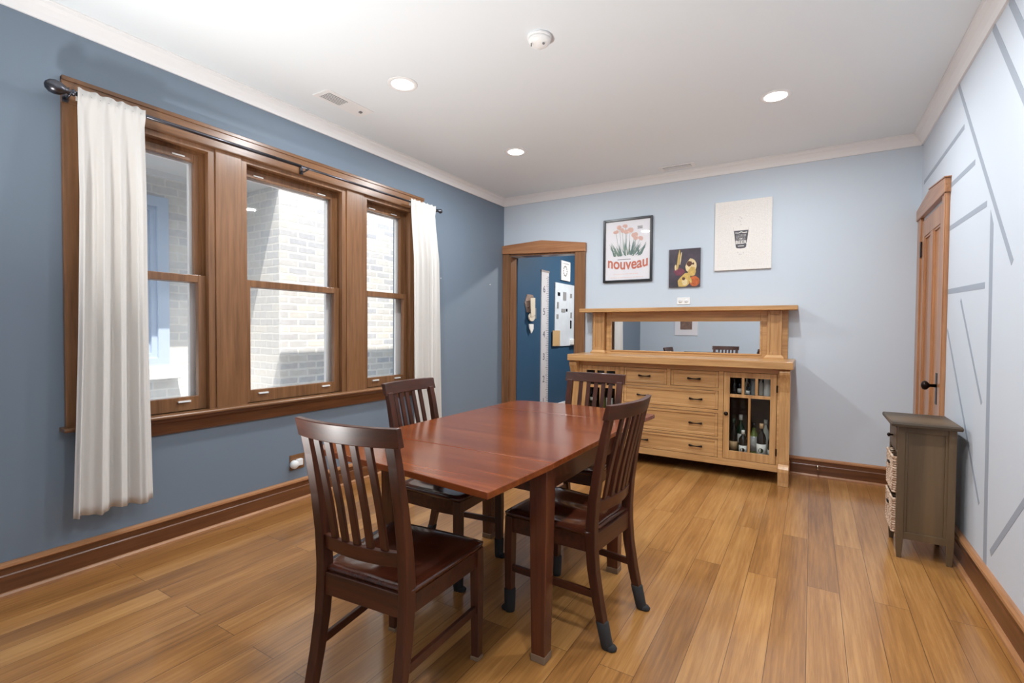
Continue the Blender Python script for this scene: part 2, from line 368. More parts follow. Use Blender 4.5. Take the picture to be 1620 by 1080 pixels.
# rear wall (seen in the mirror) with a wide opening behind the camera
m = MB().box(-0.25, 2.5, YR-0.15, YR, 0, ZC).box(2.5, 3.86, YR-0.15, YR, 2.3, ZC).box(3.86, XR+0.15, YR-0.15, YR, 0, ZC)
st('wall_rear', m, P['wall_pale'], label='pale blue wall opposite the sideboard')
m = MB().box(1.0, 1.1, -4.5, YR-0.15, 0, ZC).box(XR+0.05, XR+0.15, -4.5, YR-0.15, 0, ZC).box(1.0, XR+0.15, -4.6, -4.5, 0, ZC)
st('wall_living', m, P['wall_pale'])
st('trim_ledge', MB().box(1.72, 2.42, YR, YR+0.10, 0.72, 0.75).box(1.75, 2.39, YR, YR+0.04, 0.62, 0.72), P['oak']['x'], 0.004)
# hall behind the doorway
m = MB().box(0.0, 0.12, YB+0.14, 8.2, 0, ZC)
st('wall_hall', m, P['hall_blue'], label='deep blue hall wall seen through the doorway')
m = MB().box(0.0, 2.6, 8.2, 8.3, 0, ZC).box(2.5, 2.6, YB+0.14, 8.2, 0, ZC)
st('wall_hall_end', m, P['hall_blue'])
st('baseboard_hall', MB().box(0.12, 0.14, YB+0.2, 8.2, 0, 0.22), P['white'])
# baseboards
def baseboard(name, prof_axis, a0, a1, edge, sgn, h):
    # profile in (offset, z): board, cap, shoe
    def p(o): return edge+sgn*o
    parts = []
    pr = lambda pts: [(p(o), z) for o, z in pts]
    b = MB(); b.prism(pr([(0, 0), (0.018, 0), (0.018, h*0.60), (0.014, h*0.64), (0.014, h*0.84), (0, h*0.84)]), prof_axis, a0, a1)
    o = st(name, b, P['base'][prof_axis], label='brown wooden baseboard')
    c = MB(); c.prism(pr([(0, h*0.83), (0.020, h*0.83), (0.028, h*0.88), (0.026, h*0.95), (0.014, h), (0, h)]), prof_axis, a0, a1)
    c.build('cap_moulding', P['cap'][prof_axis], o)
    s = MB(); s.prism(pr([(0, 0), (0.034, 0), (0.033, 0.012), (0.026, 0.022), (0.0, 0.026)]), prof_axis, a0, a1)
    s.build('shoe_moulding', P['cap'][prof_axis], o)
baseboard('baseboard_left', 'y', YR, YB-0.03, 0, 1, 0.162)
def xb(name, x0, x1):
    h = 0.165
    b = MB(); b.prism([(YB-o, z) for o, z in [(0, 0), (0.018, 0), (0.018, h*0.60), (0.014, h*0.64), (0.014, h*0.84), (0, h*0.84)]], 'x', x0, x1)
    o = st(name, b, P['base']['x'], label='brown wooden baseboard')
    MB().prism([(YB-q, z) for q, z in [(0, h*0.83), (0.020, h*0.83), (0.028, h*0.88), (0.026, h*0.95), (0.014, h), (0, h)]], 'x', x0, x1).build('cap_moulding', P['cap']['x'], o)
    MB().prism([(YB-q, z) for q, z in [(0, 0), (0.034, 0), (0.033, 0.012), (0.026, 0.022), (0, 0.026)]], 'x', x0, x1).build('shoe_moulding', P['cap']['x'], o)
xb('baseboard_back', 1.09, XR)
baseboard('baseboard_right', 'y', YR, 4.08, XR, -1, 0.172)
# crown moulding
cp = [(0, 2.773), (0.012, 2.773), (0.016, 2.782), (0.024, 2.80), (0.040, 2.825), (0.056, 2.838), (0.060, 2.85), (0.068, 2.853), (0.068, ZC), (0, ZC)]
st('trim_crown_left', MB().prism([(o, z) for o, z in cp], 'y', YR, YB), P['white'], label='white crown moulding')
st('trim_crown_back', MB().prism([(YB-o, z) for o, z in cp], 'x', 0, XR), P['white'], label='white crown moulding')
st('trim_crown_right', MB().prism([(XR-o, z) for o, z in cp], 'y', YR, YB), P['white'], label='white crown moulding')

# doorway casing (the head is slightly out of level)
cs = st('trim_doorway', MB().box(0.0, DX0, YB-0.028, YB, 0, 2.19).box(0.001, 0.02, YB-0.034, YB-0.028, 0.001, 2.188), P['oak']['z'], 0.003, label='wooden casing of the open doorway')
MB().box(DX1, 1.085, YB-0.028, YB, 0, 2.155).build('side_casing', P['oak']['z'], cs, 0.003)
MB().prism([(0.0, 2.193), (1.092, 2.15), (1.092, 2.245), (0.54, 2.318), (0.0, 2.294)], 'y', YB-0.04, YB).build('head_casing', P['door']['x'], cs, 0.003)
MB().box(DX0, DX0+0.012, YB-0.01, YB+0.14, 0, DZ).box(DX1-0.012, DX1, YB-0.01, YB+0.14, 0, DZ).prism([(DX0, 2.165), (DX1, 2.135), (DX1, 2.16), (DX0, 2.185)], 'y', YB-0.01, YB+0.14).build('jamb', P['oak']['z'], cs)

# right hand door
d = st('door_1', MB().box(XR-0.012, XR+0.028, DY0+0.004, DY0+0.10, 0.01, DTZ-0.004).box(XR-0.012, XR+0.028, DY1-0.10, DY1-0.004, 0.01, DTZ-0.004)
       .box(XR-0.012, XR+0.028, DY0+0.1, DY1-0.1, 0.01, 0.22).box(XR-0.012, XR+0.028, DY0+0.1, DY1-0.1, 2.01, DTZ-0.004)
       .box(XR-0.012, XR+0.028, (DY0+DY1)/2-0.05, (DY0+DY1)/2+0.05, 0.22, 2.01), P['door']['z'], 0.003, label='closed orange-brown wooden panel door')
ym = (DY0+DY1)/2
for a, b in ((DY0+0.1, ym-0.05), (ym+0.05, DY1-0.1)):
    q = MB().box(XR+0.004, XR+0.02, a, b, 0.22, 2.01)
    q.frame('x', XR-0.006, XR+0.006, a, b, 0.22, 2.01, 0.014)
    q.build('panel', P['door']['z'], d, 0.002)
MB().box(XR-0.019, XR-0.012, DY0+0.035, DY0+0.085, 0.80, 1.01).build('escutcheon', P['bronze'], d, 0.003)
MB().lathe([(0.011, 0), (0.010, -0.03), (0.016, -0.036), (0.028, -0.046), (0.031, -0.058), (0.026, -0.07), (0.010, -0.077), (0.001, -0.078)], (XR-0.019, DY0+0.06, 0.925), 'x').build('door_knob', P['bronze'], d)
for z in (0.25, 1.865): MB().box(XR-0.022, XR-0.010, DY1-0.028, DY1+0.006, z, z+0.12).build('hinge', P['bronze'], d, 0.002)
cs = st('trim_door_casing', MB().box(XR-0.022, XR, 4.085, DY0, 0, 2.17).box(XR-0.027, XR-0.022, 4.087, 4.105, 0.001, 2.167), P['door']['z'], 0.003, label='wooden casing of the panel door')
MB().box(XR-0.022, XR, DY1, YB-0.002, 0, 2.17).build('side_casing', P['door']['z'], cs, 0.003)
MB().prism([(4.07, 2.168), (YB-0.002, 2.168), (YB-0.002, 2.25), (4.57, 2.305), (4.07, 2.258)], 'x', XR-0.032, XR).build('head_casing', P['door']['y'], cs, 0.003)
MB().prism([(4.062, 2.258), (4.57, 2.305), (4.57, 2.312), (4.062, 2.266)], 'x', XR-0.036, XR).build('head_cap', P['door']['y'], cs)

# window casing
cs = st('trim_window_casing', MB().box(0, 0.024, 0.915, 3.585, 2.40, 2.53).box(0, 0.030, 0.915, 3.585, 2.512, 2.535), P['oak']['y'], 0.003, label='golden oak casing around the triple window')
for a, b in ((0.915, 1.05), (3.45, 3.585)): MB().box(0, 0.024, a, b, WZ0, 2.40).build('side_casing', P['oak']['z'], cs, 0.003)
for a, b in ((1.653, 1.817), (2.671, 2.847)): MB().box(-0.02, 0.022, a, b, WZ0, 2.40).build('mullion_board', P['oak']['z'], cs, 0.003)
MB().prism([(-0.12, 0.745), (0.07, 0.745), (0.078, 0.752), (0.078, 0.76), (0.072, 0.767), (-0.12, 0.767)], 'y', 0.895, 3.61).build('stool', P['oak']['y'], cs, 0.002)
MB().prism([(0, 0.648), (0.014, 0.648), (0.022, 0.66), (0.022, 0.72), (0.03, 0.735), (0.03, 0.745), (0, 0.745)], 'y', 0.96, 3.55).build('apron', P['base']['y'], cs)
def window(n, a, b, lab):
    w = st('window_%d' % n, MB().frame('x', -0.16, 0.0, a, b, WZ0-0.0, WZ1, 0.022, 0.002, 0.022), P['oak']['z'], label=lab)
    MB().frame('x', -0.022, 0.012, a+0.0, b, WZ0, WZ1, 0.040, 0.001, 0.030).build('inner_stop', P['oak']['z'], w, 0.004)
    MB().frame('x', -0.072, -0.066, a+0.022, b-0.022, WZ0, WZ1-0.022, 0.022, 0.001, 0.02).build('parting_bead', P['oak']['z'], w)
    us = MB().frame('x', -0.108, -0.073, a+0.022, b-0.022, 1.555, WZ1-0.022, 0.058, 0.042, 0.068).build('upper_sash', P['oak']['z'], w, 0.003)
    ls = MB().frame('x', -0.064, -0.026, a+0.022, b-0.022, 0.7665, 1.603, 0.062, 0.085, 0.046).build('lower_sash', P['oak']['z'], w, 0.003)
    MB().box(-0.092, -0.088, a+0.078, b-0.078, 1.595, WZ1-0.088).build('glass_pane', P['glass'], us)
    MB().box(-0.047, -0.043, a+0.082, b-0.082, WZ0+0.087, 1.559).build('glass_pane', P['glass'], ls)
    MB().frame('x', -0.150, -0.125, a+0.022, b-0.022, WZ0, WZ1-0.02, 0.066, 0.07, 0.075).build('storm_frame', P['white'], w, label='white exterior storm frame')
    for y in (a+0.17, b-0.17):
        MB().box(-0.074, -0.068, y-0.035, y+0.035, 2.325, 2.333).build('sash_latch', P['plastic'], us, label='white sash latch')
        MB().box(-0.026, -0.014, y-0.035, y+0.035, WZ0+0.055, WZ0+0.065).build('sash_latch', P['plastic'], ls, label='white sash latch')
window(1, WIN[0][0], WIN[0][1], 'narrow sash window beside the long left curtain')
window(2, WIN[1][0], WIN[1][1], 'wide middle sash window of the three')
window(3, WIN[2][0], WIN[2][1], 'narrow sash window beside the right curtain')

# ================================================================ OUTSIDE
nb = thing('building', 'pale brick neighbouring house seen through the windows', 'building', (-1.3, 2.75, -1.0))
B1 = dict(c1=(224, 217, 204), c2=(190, 190, 193), mortar=(228, 224, 216))
B2 = dict(c1=(222, 217, 208), c2=(206, 204, 202), mortar=(226, 222, 215), ms=0.008)
MB().box(-3.0, -1.0, 2.75, 9.5, -1.0, 4.2).build('brick_front', [brickmat('cream_brick_front', 'Y', 'Z', **B1)], nb)
MB().box(-2.2, -1.005, 2.746, 2.75, -1.0, 4.2).build('brick_return', [brickmat('cream_brick_return', 'X', 'Z', **B2)], nb)
MB().box(-3.0, -1.55, -4.0, 2.746, -1.0, 4.2).build('brick_recess', [brickmat('cream_brick_recess', 'Y', 'Z', **B2)], nb)
MB().box(-1.55, -0.995, -4.0, 2.744, 2.60, 4.2).box(-1.55, -1.50, -4.0, 2.744, 2.56, 2.60).build('soffit', P['greypaint'], nb)
wf = MB().frame('x', -1.55, -1.49, 1.15, 2.04, 0.93, 2.38, 0.085).frame('x', -1.55, -1.515, 1.235, 1.955, 1.015, 2.30, 0.04).build('window_frame', P['bluepaint'], nb, label='light blue window frame')
MB().box(-1.549, -1.54, 1.27, 1.92, 1.05, 2.27).build('pane', mat('grey_window_blind', (176, 186, 200), 0.2), wf)
MB().box(-1.55, -1.44, 1.05, 2.11, 0.835, 0.935).build('sill', P['stone'], nb, 0.005, label='pale stone window sill')
st('ground', MB().box(-3.2, -0.25, -6, 10, -1.1, -1.0), P['ground'])

# ================================================================ CEILING FITTINGS
LENS = emis('lit_diffuser', (1.0, 0.95, 0.88), 7.0)
def can_light(x, y, label, visible=True):
    t = thing('ceiling_light', label, 'ceiling light', (x, y, ZC), group='recessed ceiling lights')
    MB().lathe([(0.070, 0.0), (0.070, -0.004), (0.094, -0.004), (0.098, 0.0)], (x, y, ZC), n=40).build('trim_ring', P['white'], t)
    MB().lathe([(0.001, -0.0045), (0.069, -0.0045), (0.069, -0.001), (0.001, -0.001)], (x, y, ZC), n=40).build('diffuser', LENS, t)
    l = bpy.data.lights.new('lamp', 'AREA'); l.shape = 'DISK'; l.size = 0.13; l.energy = CAN; l.color = (0.92, 0.97, 1.0)
    lo = bpy.data.objects.new('lamp', l); COL.objects.link(lo); lo.location = (0, 0, -0.006); lo.parent = t
can_light(0.952, 2.34, 'lit round recessed ceiling light nearest the windows, beside the louvred vent')
can_light(0.962, 3.74, 'lit round recessed ceiling light above the doorway corner')
can_light(3.0, 3.745, 'lit round recessed ceiling light nearest the door and right wall')
for x, y in ((3.0, 2.34), (3.0, 0.94)):  # unseen cans added for more light, following the visible grid
    can_light(x, y, 'unseen round recessed ceiling light added overhead on the same grid')
sdv = thing('smoke_detector', 'white domed smoke detector in the middle of the ceiling', 'smoke detector', (1.955, 2.344, ZC))
MB().lathe([(0.062, 0), (0.066, -0.006), (0.066, -0.012), (0.060, -0.016)], (1.955, 2.344, ZC), n=36).build('base_plate', P['white'], sdv)
MB().lathe([(0.060, -0.014), (0.060, -0.026), (0.052, -0.040), (0.034, -0.052), (0.012, -0.057), (0.001, -0.058)], (1.955, 2.344, ZC), n=36).build('dome', P['plastic'], sdv)
MB().tube([(1.985, 2.33, ZC-0.048), (1.99, 2.328, ZC-0.056)], 0.006).build('test_button', P['louvre'], sdv)
MB().tube([(1.93, 2.30, ZC-0.05), (1.93, 2.30, ZC-0.066)], 0.003).build('indicator_pin', P['louvre'], sdv)
def vent(name, x0, x1, y0, y1, label, slx, sly, nsl, along):
    t = thing(name, label, 'vent', ((x0+x1)/2, (y0+y1)/2, ZC), group='ceiling vents')
    MB().box(x0, x1, y0, y1, ZC-0.006, ZC).build('face_plate', P['white'], t, 0.002)
    MB().box(slx[0], slx[1], sly[0], sly[1], ZC-0.0075, ZC-0.0055).build('opening', P['louvre'], t)
    sl = MB()
    for i in range(nsl):
        f = (i+0.5)/nsl
        if along == 'x': yy = sly[0]+f*(sly[1]-sly[0]); sl.box(slx[0], slx[1], yy-0.003, yy+0.003, ZC-0.010, ZC-0.0075)
        else: xx = slx[0]+f*(slx[1]-slx[0]); sl.box(xx-0.003, xx+0.003, sly[0], sly[1], ZC-0.010, ZC-0.0075)
    sl.build('slats', P['white'], t)
    return t
v = vent('ceiling_vent', 0.325, 0.485, 2.13, 2.53, 'white ceiling vent near the crown above the windows', (0.355, 0.455), (2.165, 2.32), 6, 'y')
MB().box(0.40, 0.42, 2.46, 2.48, ZC-0.014, ZC-0.006).build('lever', P['louvre'], v)
vent('ceiling_vent', 1.93, 2.27, 4.80, 4.93, 'white ceiling vent above the poster wall', (1.97, 2.23), (4.83, 4.90), 5, 'x')

# unseen hall and rear room lamps, added as fill light
hl = thing('ceiling_light', 'unseen round ceiling light added to brighten the blue hall', 'ceiling light', (1.35, 6.4, ZC))
MB().lathe([(0.15, 0), (0.15, -0.03), (0.13, -0.06), (0.05, -0.08), (0.001, -0.082)], (1.35, 6.4, ZC)).build('diffuser', LENS, hl)
l = bpy.data.lights.new('lamp', 'AREA'); l.shape = 'DISK'; l.size = 0.3; l.energy = HALL; l.color = (1, .96, .9)
o = bpy.data.objects.new('lamp', l); COL.objects.link(o); o.parent = hl; o.location = (0, 0, -0.1)
hl = thing('ceiling_light', 'large unseen ceiling light added behind the camera as fill', 'ceiling light', (2.9, -2.4, ZC))  # unseen lamp, added to fill the room from behind
MB().box(2.3, 3.5, -3.0, -1.8, ZC-0.04, ZC).build('diffuser', LENS, hl)
l = bpy.data.lights.new('lamp', 'AREA'); l.shape = 'RECTANGLE'; l.size = 1.2; l.size_y = 1.2; l.energy = REAR_FILL; l.color = (0.95, 0.97, 1.0)
o = bpy.data.objects.new('lamp', l); COL.objects.link(o); o.parent = hl; o.location = (0, 0, -0.06)

UX, UY = 1.12, -0.02
tl = thing('floor_lamp', 'unseen black can uplighter added left of the camera to brighten the ceiling', 'fill lamp', (UX, UY, 0))  # unseen uplighter, added only to brighten the ceiling
MB().lathe([(0.001, 0), (0.13, 0), (0.13, 0.012), (0.13, 0.30), (0.122, 0.30), (0.122, 0.02), (0.001, 0.02)], (UX, UY, 0), n=28).build('can_shade', P['black'], tl)
MB().lathe([(0.001, 0.20), (0.118, 0.20), (0.118, 0.205), (0.001, 0.205)], (UX, UY, 0), n=28).build('diffuser', LENS, tl)
l = bpy.data.lights.new('lamp', 'SPOT'); l.energy = UPFILL; l.color = (1.0, 0.99, 0.97); l.spot_size = math.radians(98); l.spot_blend = 1.0; l.shadow_soft_size = 0.11
o = bpy.data.objects.new('lamp', l); COL.objects.link(o); o.parent = tl; o.location = (0, 0, 0.31)
o.rotation_euler = Vector((0.17, 0.52, 1.0)).to_track_quat('-Z', 'Y').to_euler()

# ================================================================ TABLE
TZ = 0.775
tb = thing('dining_table', 'red mahogany drop-leaf dining table in the middle of the room', 'table', (1.93, 2.13, 0))
def slab(pts, z0, z1): return MB().prism(pts, 'z', z0, z1)
slab([(1.44, 1.6465), (2.412, 1.6465), (2.412, 2.6285), (1.44, 2.6285)], TZ-0.024, TZ).build('tabletop', P['table']['x'], tb, 0.003)
slab([(1.44, 1.31), (1.70, 1.295), (2.02, 1.275), (2.392, 1.238), (2.412, 1.645), (1.44, 1.645)], TZ-0.024, TZ).build('table_leaf', P['table']['x'], tb, 0.003)
slab([(1.44, 2.63), (2.412, 2.63), (2.44, 2.945), (2.2, 3.0), (1.95, 3.02), (1.68, 3.02), (1.52, 3.0), (1.44, 2.955)], TZ-0.024, TZ).build('table_leaf', P['table']['x'], tb, 0.003)
LX = (1.56, 2.362); LY = (1.657, 2.475)
ap = MB()
for x in LX: ap.box(x-0.012, x+0.012, LY[0]+0.03, LY[1]-0.03, TZ-0.125, TZ-0.024)
for y in LY: ap.box(LX[0]+0.03, LX[1]-0.03, y-0.012, y+0.012, TZ-0.125, TZ-0.024)
ap.build('apron', P['tleg']['y'], tb, 0.002)
for x in LX:
    for y in LY:
        g = MB(); q = []
        for z, h in ((0.012, 0.029), (TZ-0.14, 0.037), (TZ-0.024, 0.037)):
            q.append([(x-h, y-h, z), (x+h, y-h, z), (x+h, y+h, z), (x-h, y+h, z)])
        lg = g.loft(q).build('leg', P['tleg']['z'], tb, 0.003)
        MB().box(x-0.031, x+0.031, y-0.031, y+0.031, 0.0, 0.03).build('felt_pad', P['pad'], lg, 0.003, label='tan felt pad')

# ================================================================ CHAIRS
def sect(x, y, z, wx, wy): return [(x-wx, y-wy, z), (x+wx, y-wy, z), (x+wx, y+wy, z), (x-wx, y+wy, z)]
def bowrail(w, zs, yb, bow, t, lean, n=40, top_arch=0.0):
    # zs = (z0, z1); lean = y shift per metre of height
    secs = []
    for i in range(n+1):
        x = -w+2*w*i/n; yc = yb-bow*(1-(x/w)**2)
        y1 = yc-lean*(zs[1]-zs[0]); zt = zs[1]+top_arch*(1-(x/w)**2)
        secs.append([(x, yc-t, zs[0]), (x, yc+t, zs[0]), (x, y1+t, zt), (x, y1-t, zt)])
    return MB().loft(secs)
def make_chair(label, foot):
    c = thing('dining_chair', label, 'chair', (0, 0, 0), 0, 'mahogany dining chairs')
    W = P['chair']
    # seat
    n = 16; top = []; bot = []
    for j in range(n+1):
        v = -1+2*j/n
        for i in range(n+1):
            u = -1+2*i/n
            y = v*0.212; hw = 0.197+0.030*(v+1)/2
            if v > 0: hw -= 0.008*max(0, (v-0.75)/0.25)**2
            y += 0.012*max(0, v); y -= 0.012*max(0, v)**3*abs(u)**3
            x = u*hw
            dip = 0.014*math.exp(-((abs(x)-0.09)/0.075)**2)*math.exp(-((y+0.03)/0.13)**2)
            edge = max(abs(u), abs(v))
            z = 0.462-dip-0.005*max(0, (edge-0.85)/0.15)**2-0.006*max(0, v-0.6)
            top.append((x, y, z)); bot.append((x*0.985, y*0.985, 0.437))
    k = (n+1)*(n+1); fs = []
    for j in range(n):
        for i in range(n):
            a = j*(n+1)+i; fs.append((a, a+1, a+n+2, a+n+1)); fs.append((k+a, k+a+n+1, k+a+n+2, k+a+1))
    ring = [i for i in range(n+1)]+[j*(n+1)+n for j in range(1, n+1)]+[n*(n+1)+i for i in range(n-1, -1, -1)]+[j*(n+1) for j in range(n-1, 0, -1)]
    for a, b in zip(ring, ring[1:]+ring[:1]): fs.append((a, k+a, k+b, b))
    s = MB(); s.smooth = True; s.add(top+bot, fs); s.build('seat', P['seat'], c)
    # aprons
    a = MB().box(-0.185, 0.185, 0.165, 0.187, 0.365, 0.437)
    for sg in (-1, 1):
        q = [[(sg*0.172-0.011, -0.19, 0.365), (sg*0.172+0.011, -0.19, 0.365), (sg*0.172+0.011, -0.19, 0.437), (sg*0.172-0.011, -0.19, 0.437)],
             [(sg*0.200-0.011, 0.18, 0.365), (sg*0.200+0.011, 0.18, 0.365), (sg*0.200+0.011, 0.18, 0.437), (sg*0.200-0.011, 0.18, 0.437)]]
        a.loft(q)
    a.box(-0.16, 0.16, -0.222, -0.200, 0.365, 0.442)
    a.build('seat_frame', W['x'], c, 0.002)
    # legs
    for sg in (-1, 1):
        fl = MB().loft([sect(sg*0.203, 0.192, 0, 0.016, 0.016), sect(sg*0.203, 0.192, 0.30, 0.020, 0.020), sect(sg*0.201, 0.190, 0.437, 0.020, 0.020)]).build('front_leg', W['z'], c, 0.003)
        secs = []
        for z, y, t in ((0, -0.282, 0.016), (0.08, -0.262, 0.017), (0.18, -0.238, 0.019), (0.30, -0.216, 0.021), (0.40, -0.207, 0.022), (0.47, -0.206, 0.022), (0.58, -0.214, 0.020), (0.72, -0.235, 0.017), (0.86, -0.262, 0.015), (0.935, -0.280, 0.014)):
            xx = sg*0.178
            secs.append(sect(xx, y, z, 0.019, t))
        rl = MB().loft(secs).build('rear_leg', W['z'], c, 0.003)
        if foot == 'sock':
            for p, (x, y, y2) in ((fl, (sg*0.203, 0.192, 0.192)), (rl, (sg*0.178, -0.282, -0.257))):
                q = []
                for z, f in ((0.0, 0.021), (0.02, 0.023), (0.10, 0.0245), (0.104, 0.021)):
                    yy = y+(y2-y)*z/0.1
                    q.append([(x+f*math.cos(2*PI*i/12)*(1.08), yy+f*math.sin(2*PI*i/12)*1.08, z) for i in range(12)])
                b = MB(); b.smooth = True; b.loft(q)
                b.lathe([(0.001, 0.0), (0.02, 0.0), (0.024, 0.008), (0.016, 0.018), (0.001, 0.02)], (x, y+(0.02 if p is fl else -0.016), 0), n=12)
                b.build('leg_sock', P['sock'], p, label='charcoal felt leg sock')
        else:
            for p, (x, y) in ((fl, (sg*0.203, 0.192)), (rl, (sg*0.178, -0.282))):
                MB().box(x-0.019, x+0.019, y-0.019, y+0.019, 0.0, 0.016).build('felt_pad', P['pad'], p, 0.003, label='tan felt pad')
        st_ = MB().loft([[(sg*0.178-0.008, -0.228, 0.185), (sg*0.178+0.008, -0.228, 0.185), (sg*0.178+0.008, -0.228, 0.215), (sg*0.178-0.008, -0.228, 0.215)],
                         [(sg*0.203-0.008, 0.185, 0.185), (sg*0.203+0.008, 0.185, 0.185), (sg*0.203+0.008, 0.185, 0.215), (sg*0.203-0.008, 0.185, 0.215)]])
        st_.build('stretcher', W['y'], c, 0.002)
    # back
    bowrail(0.212, (0.922, 0.985), -0.274, 0.036, 0.0125, 0.26).build('top_rail', W['x'], c, 0.003)
    bowrail(0.162, (0.525, 0.575), -0.208, 0.022, 0.010, 0.12).build('lower_back_rail', W['x'], c, 0.002)
    for i in range(5):
        x = (i-2)*0.0535; b0 = 0.022*(1-(x/0.162)**2); b1 = 0.036*(1-(x/0.212)**2)
        secs = []
        for z, yy in ((0.565, -0.212), (0.70, -0.232), (0.82, -0.255), (0.925, -0.276)):
            f = (z-0.565)/0.36
            secs.append(sect(x, yy-b0*(1-f)-b1*f, z, 0.0135, 0.006))
        MB().loft(secs).build('back_slat', W['z'], c, 0.002)
    return c
chA = make_chair('mahogany slat-back chair seen from behind, nearest the camera', 'pad')
chA.location = (1.965, 1.315, 0); chA.rotation_euler.z = 0.095
chC = make_chair('mahogany slat-back chair turned to the table on the side facing the cabinet', 'sock')
chC.location = (2.294, 2.058, 0); chC.rotation_euler.z = PI/2-0.09
chB = copy_tree(chC); chB['label'] = 'mahogany slat-back chair between the table and the windows'
chB.location = (1.575, 2.075, 0); chB.rotation_euler.z = -PI/2+0.06
chD = copy_tree(chA); chD['label'] = 'mahogany slat-back chair at the far table end, in front of the sideboard'
chD.location = (1.98, 2.845, 0); chD.rotation_euler.z = PI

# ================================================================ SIDEBOARD
SX0, SX1, SF, SB = 1.20, 3.045, 4.62, 5.035
sb = thing('sideboard', 'honey wood sideboard with drawers, glass doors and a mirror', 'sideboard', (2.12, 4.82, 0))
S = P['side']
# carcass
cz = MB().box(SX0, SX0+0.02, SF, SB, 0.105, 0.97).box(SX1-0.02, SX1, SF, SB, 0.105, 0.97).box(SX0, SX1, SB-0.015, SB, 0.105, 0.97)
cz.box(SX0, SX1, SF, SB, 0.16, 0.185).box(1.655, 1.675, SF+0.02, SB, 0.185, 0.97).box(2.555, 2.575, SF+0.02, SB, 0.185, 0.97)
cz.build('carcass', P['inside'], sb)
for a in ((SX0+0.02, 1.655, SF+0.03, SB-0.015, 0.40, 0.412), (SX0+0.02, 1.655, SF+0.03, SB-0.015, 0.712, 0.722), (2.575, SX1-0.02, SF+0.03, SB-0.015, 0.708, 0.72)): MB().box(*a).build('shelf', P['inside'], sb)
# face frame
ff = MB().box(SX0, SX1, SF-0.018, SF, 0.105, 0.163).box(SX0, SX1, SF-0.018, SF, 0.925, 0.97)
for a, b in ((SX0, 1.245), (1.648, 1.685), (2.545, 2.585), (3.0, SX1)): ff.box(a, b, SF-0.018, SF, 0.163, 0.925)
ff.box(1.685, 2.545, SF-0.018, SF, 0.752, 0.775).box(1.685, 2.545, SF-0.018, SF, 0.555, 0.583).box(1.685, 2.545, SF-0.018, SF, 0.325, 0.345).box(2.098, 2.13, SF-0.018, SF, 0.775, 0.925)
ff.build('face_frame', S['x'], sb, 0.0015)
def pull(parent, x, z, y):
    g = MB()
    g.tube([(x-0.056, y-0.018, z+0.002), (x-0.046, y-0.021, z), (x-0.02, y-0.024, z-0.002), (x, y-0.025, z-0.002), (x+0.02, y-0.024, z-0.002), (x+0.046, y-0.021, z), (x+0.056, y-0.018, z+0.002)],
           [0.009, 0.0095, 0.0055, 0.005, 0.0055, 0.0095, 0.009], 10)
    for sx in (-0.047, 0.047): g.tube([(x+sx, y, z), (x+sx, y-0.02, z)], 0.006, 8)
    g.build('pull', P['bronze'], parent, label='dark bronze drawer pull')
def drawer(x0, x1, z0, z1, pulls):
    y = SF-0.014; f = 0.030
    d = MB().box(x0, x1, y+0.006, SF+0.02, z0, z1)
    # raised bevelled border
    d.frame('y', y, y+0.007, x0, x1, z0, z1, f*0.8)
    o = d.build('drawer', S['x'], sb, 0.003)
    for px in pulls: pull(o, px, (z0+z1)/2, y+0.006)
drawer(1.688, 2.095, 0.778, 0.922, [1.890])
drawer(2.133, 2.542, 0.778, 0.922, [2.340])
drawer(1.688, 2.542, 0.586, 0.749, [1.877, 2.357])
drawer(1.688, 2.542, 0.348, 0.552, [1.877, 2.357])
drawer(1.688, 2.542, 0.166, 0.322, [1.877, 2.361])
def gdoor(x0, x1, knobx, hingex):
    z0, z1 = 0.166, 0.922; y0, y1 = SF-0.016, SF+0.006
    d = MB().frame('y', y0, y1, x0, x1, z0, z1, 0.048, 0.072, 0.045)
    zx = 0.705; a, b = x0+0.048, x1-0.048
    d.box(a, b, y0, y1, zx, zx+0.028)
    for i in (1, 2):
        xx = a+(b-a)*i/3; d.box(xx-0.011, xx+0.011, y0, y1, zx+0.028, z1-0.045)
    xx = (a+b)/2; d.box(xx-0.009, xx+0.009, y0, y1, z0+0.072, zx)
    o = d.build('door', S['z'], sb, 0.0025)
    MB().box(a, b, SF-0.006, SF-0.003, z0+0.072, z1-0.045).build('glass_pane', P['cabglass'], o)
    MB().lathe([(0.007, 0), (0.006, -0.012), (0.014, -0.018), (0.018, -0.026), (0.014, -0.034), (0.001, -0.037)], (knobx, y0, 0.562), 'y', 16).build('knob', P['bronze'], o, label='dark bronze door knob')
    for z in (0.27, 0.80): MB().box(hingex-0.006, hingex+0.006, y0-0.005, y0+0.002, z-0.03, z+0.03).build('hinge', P['bronze'], o)
gdoor(1.248, 1.645, 1.622, 1.247)
gdoor(2.588, 2.997, 2.612, 2.999)
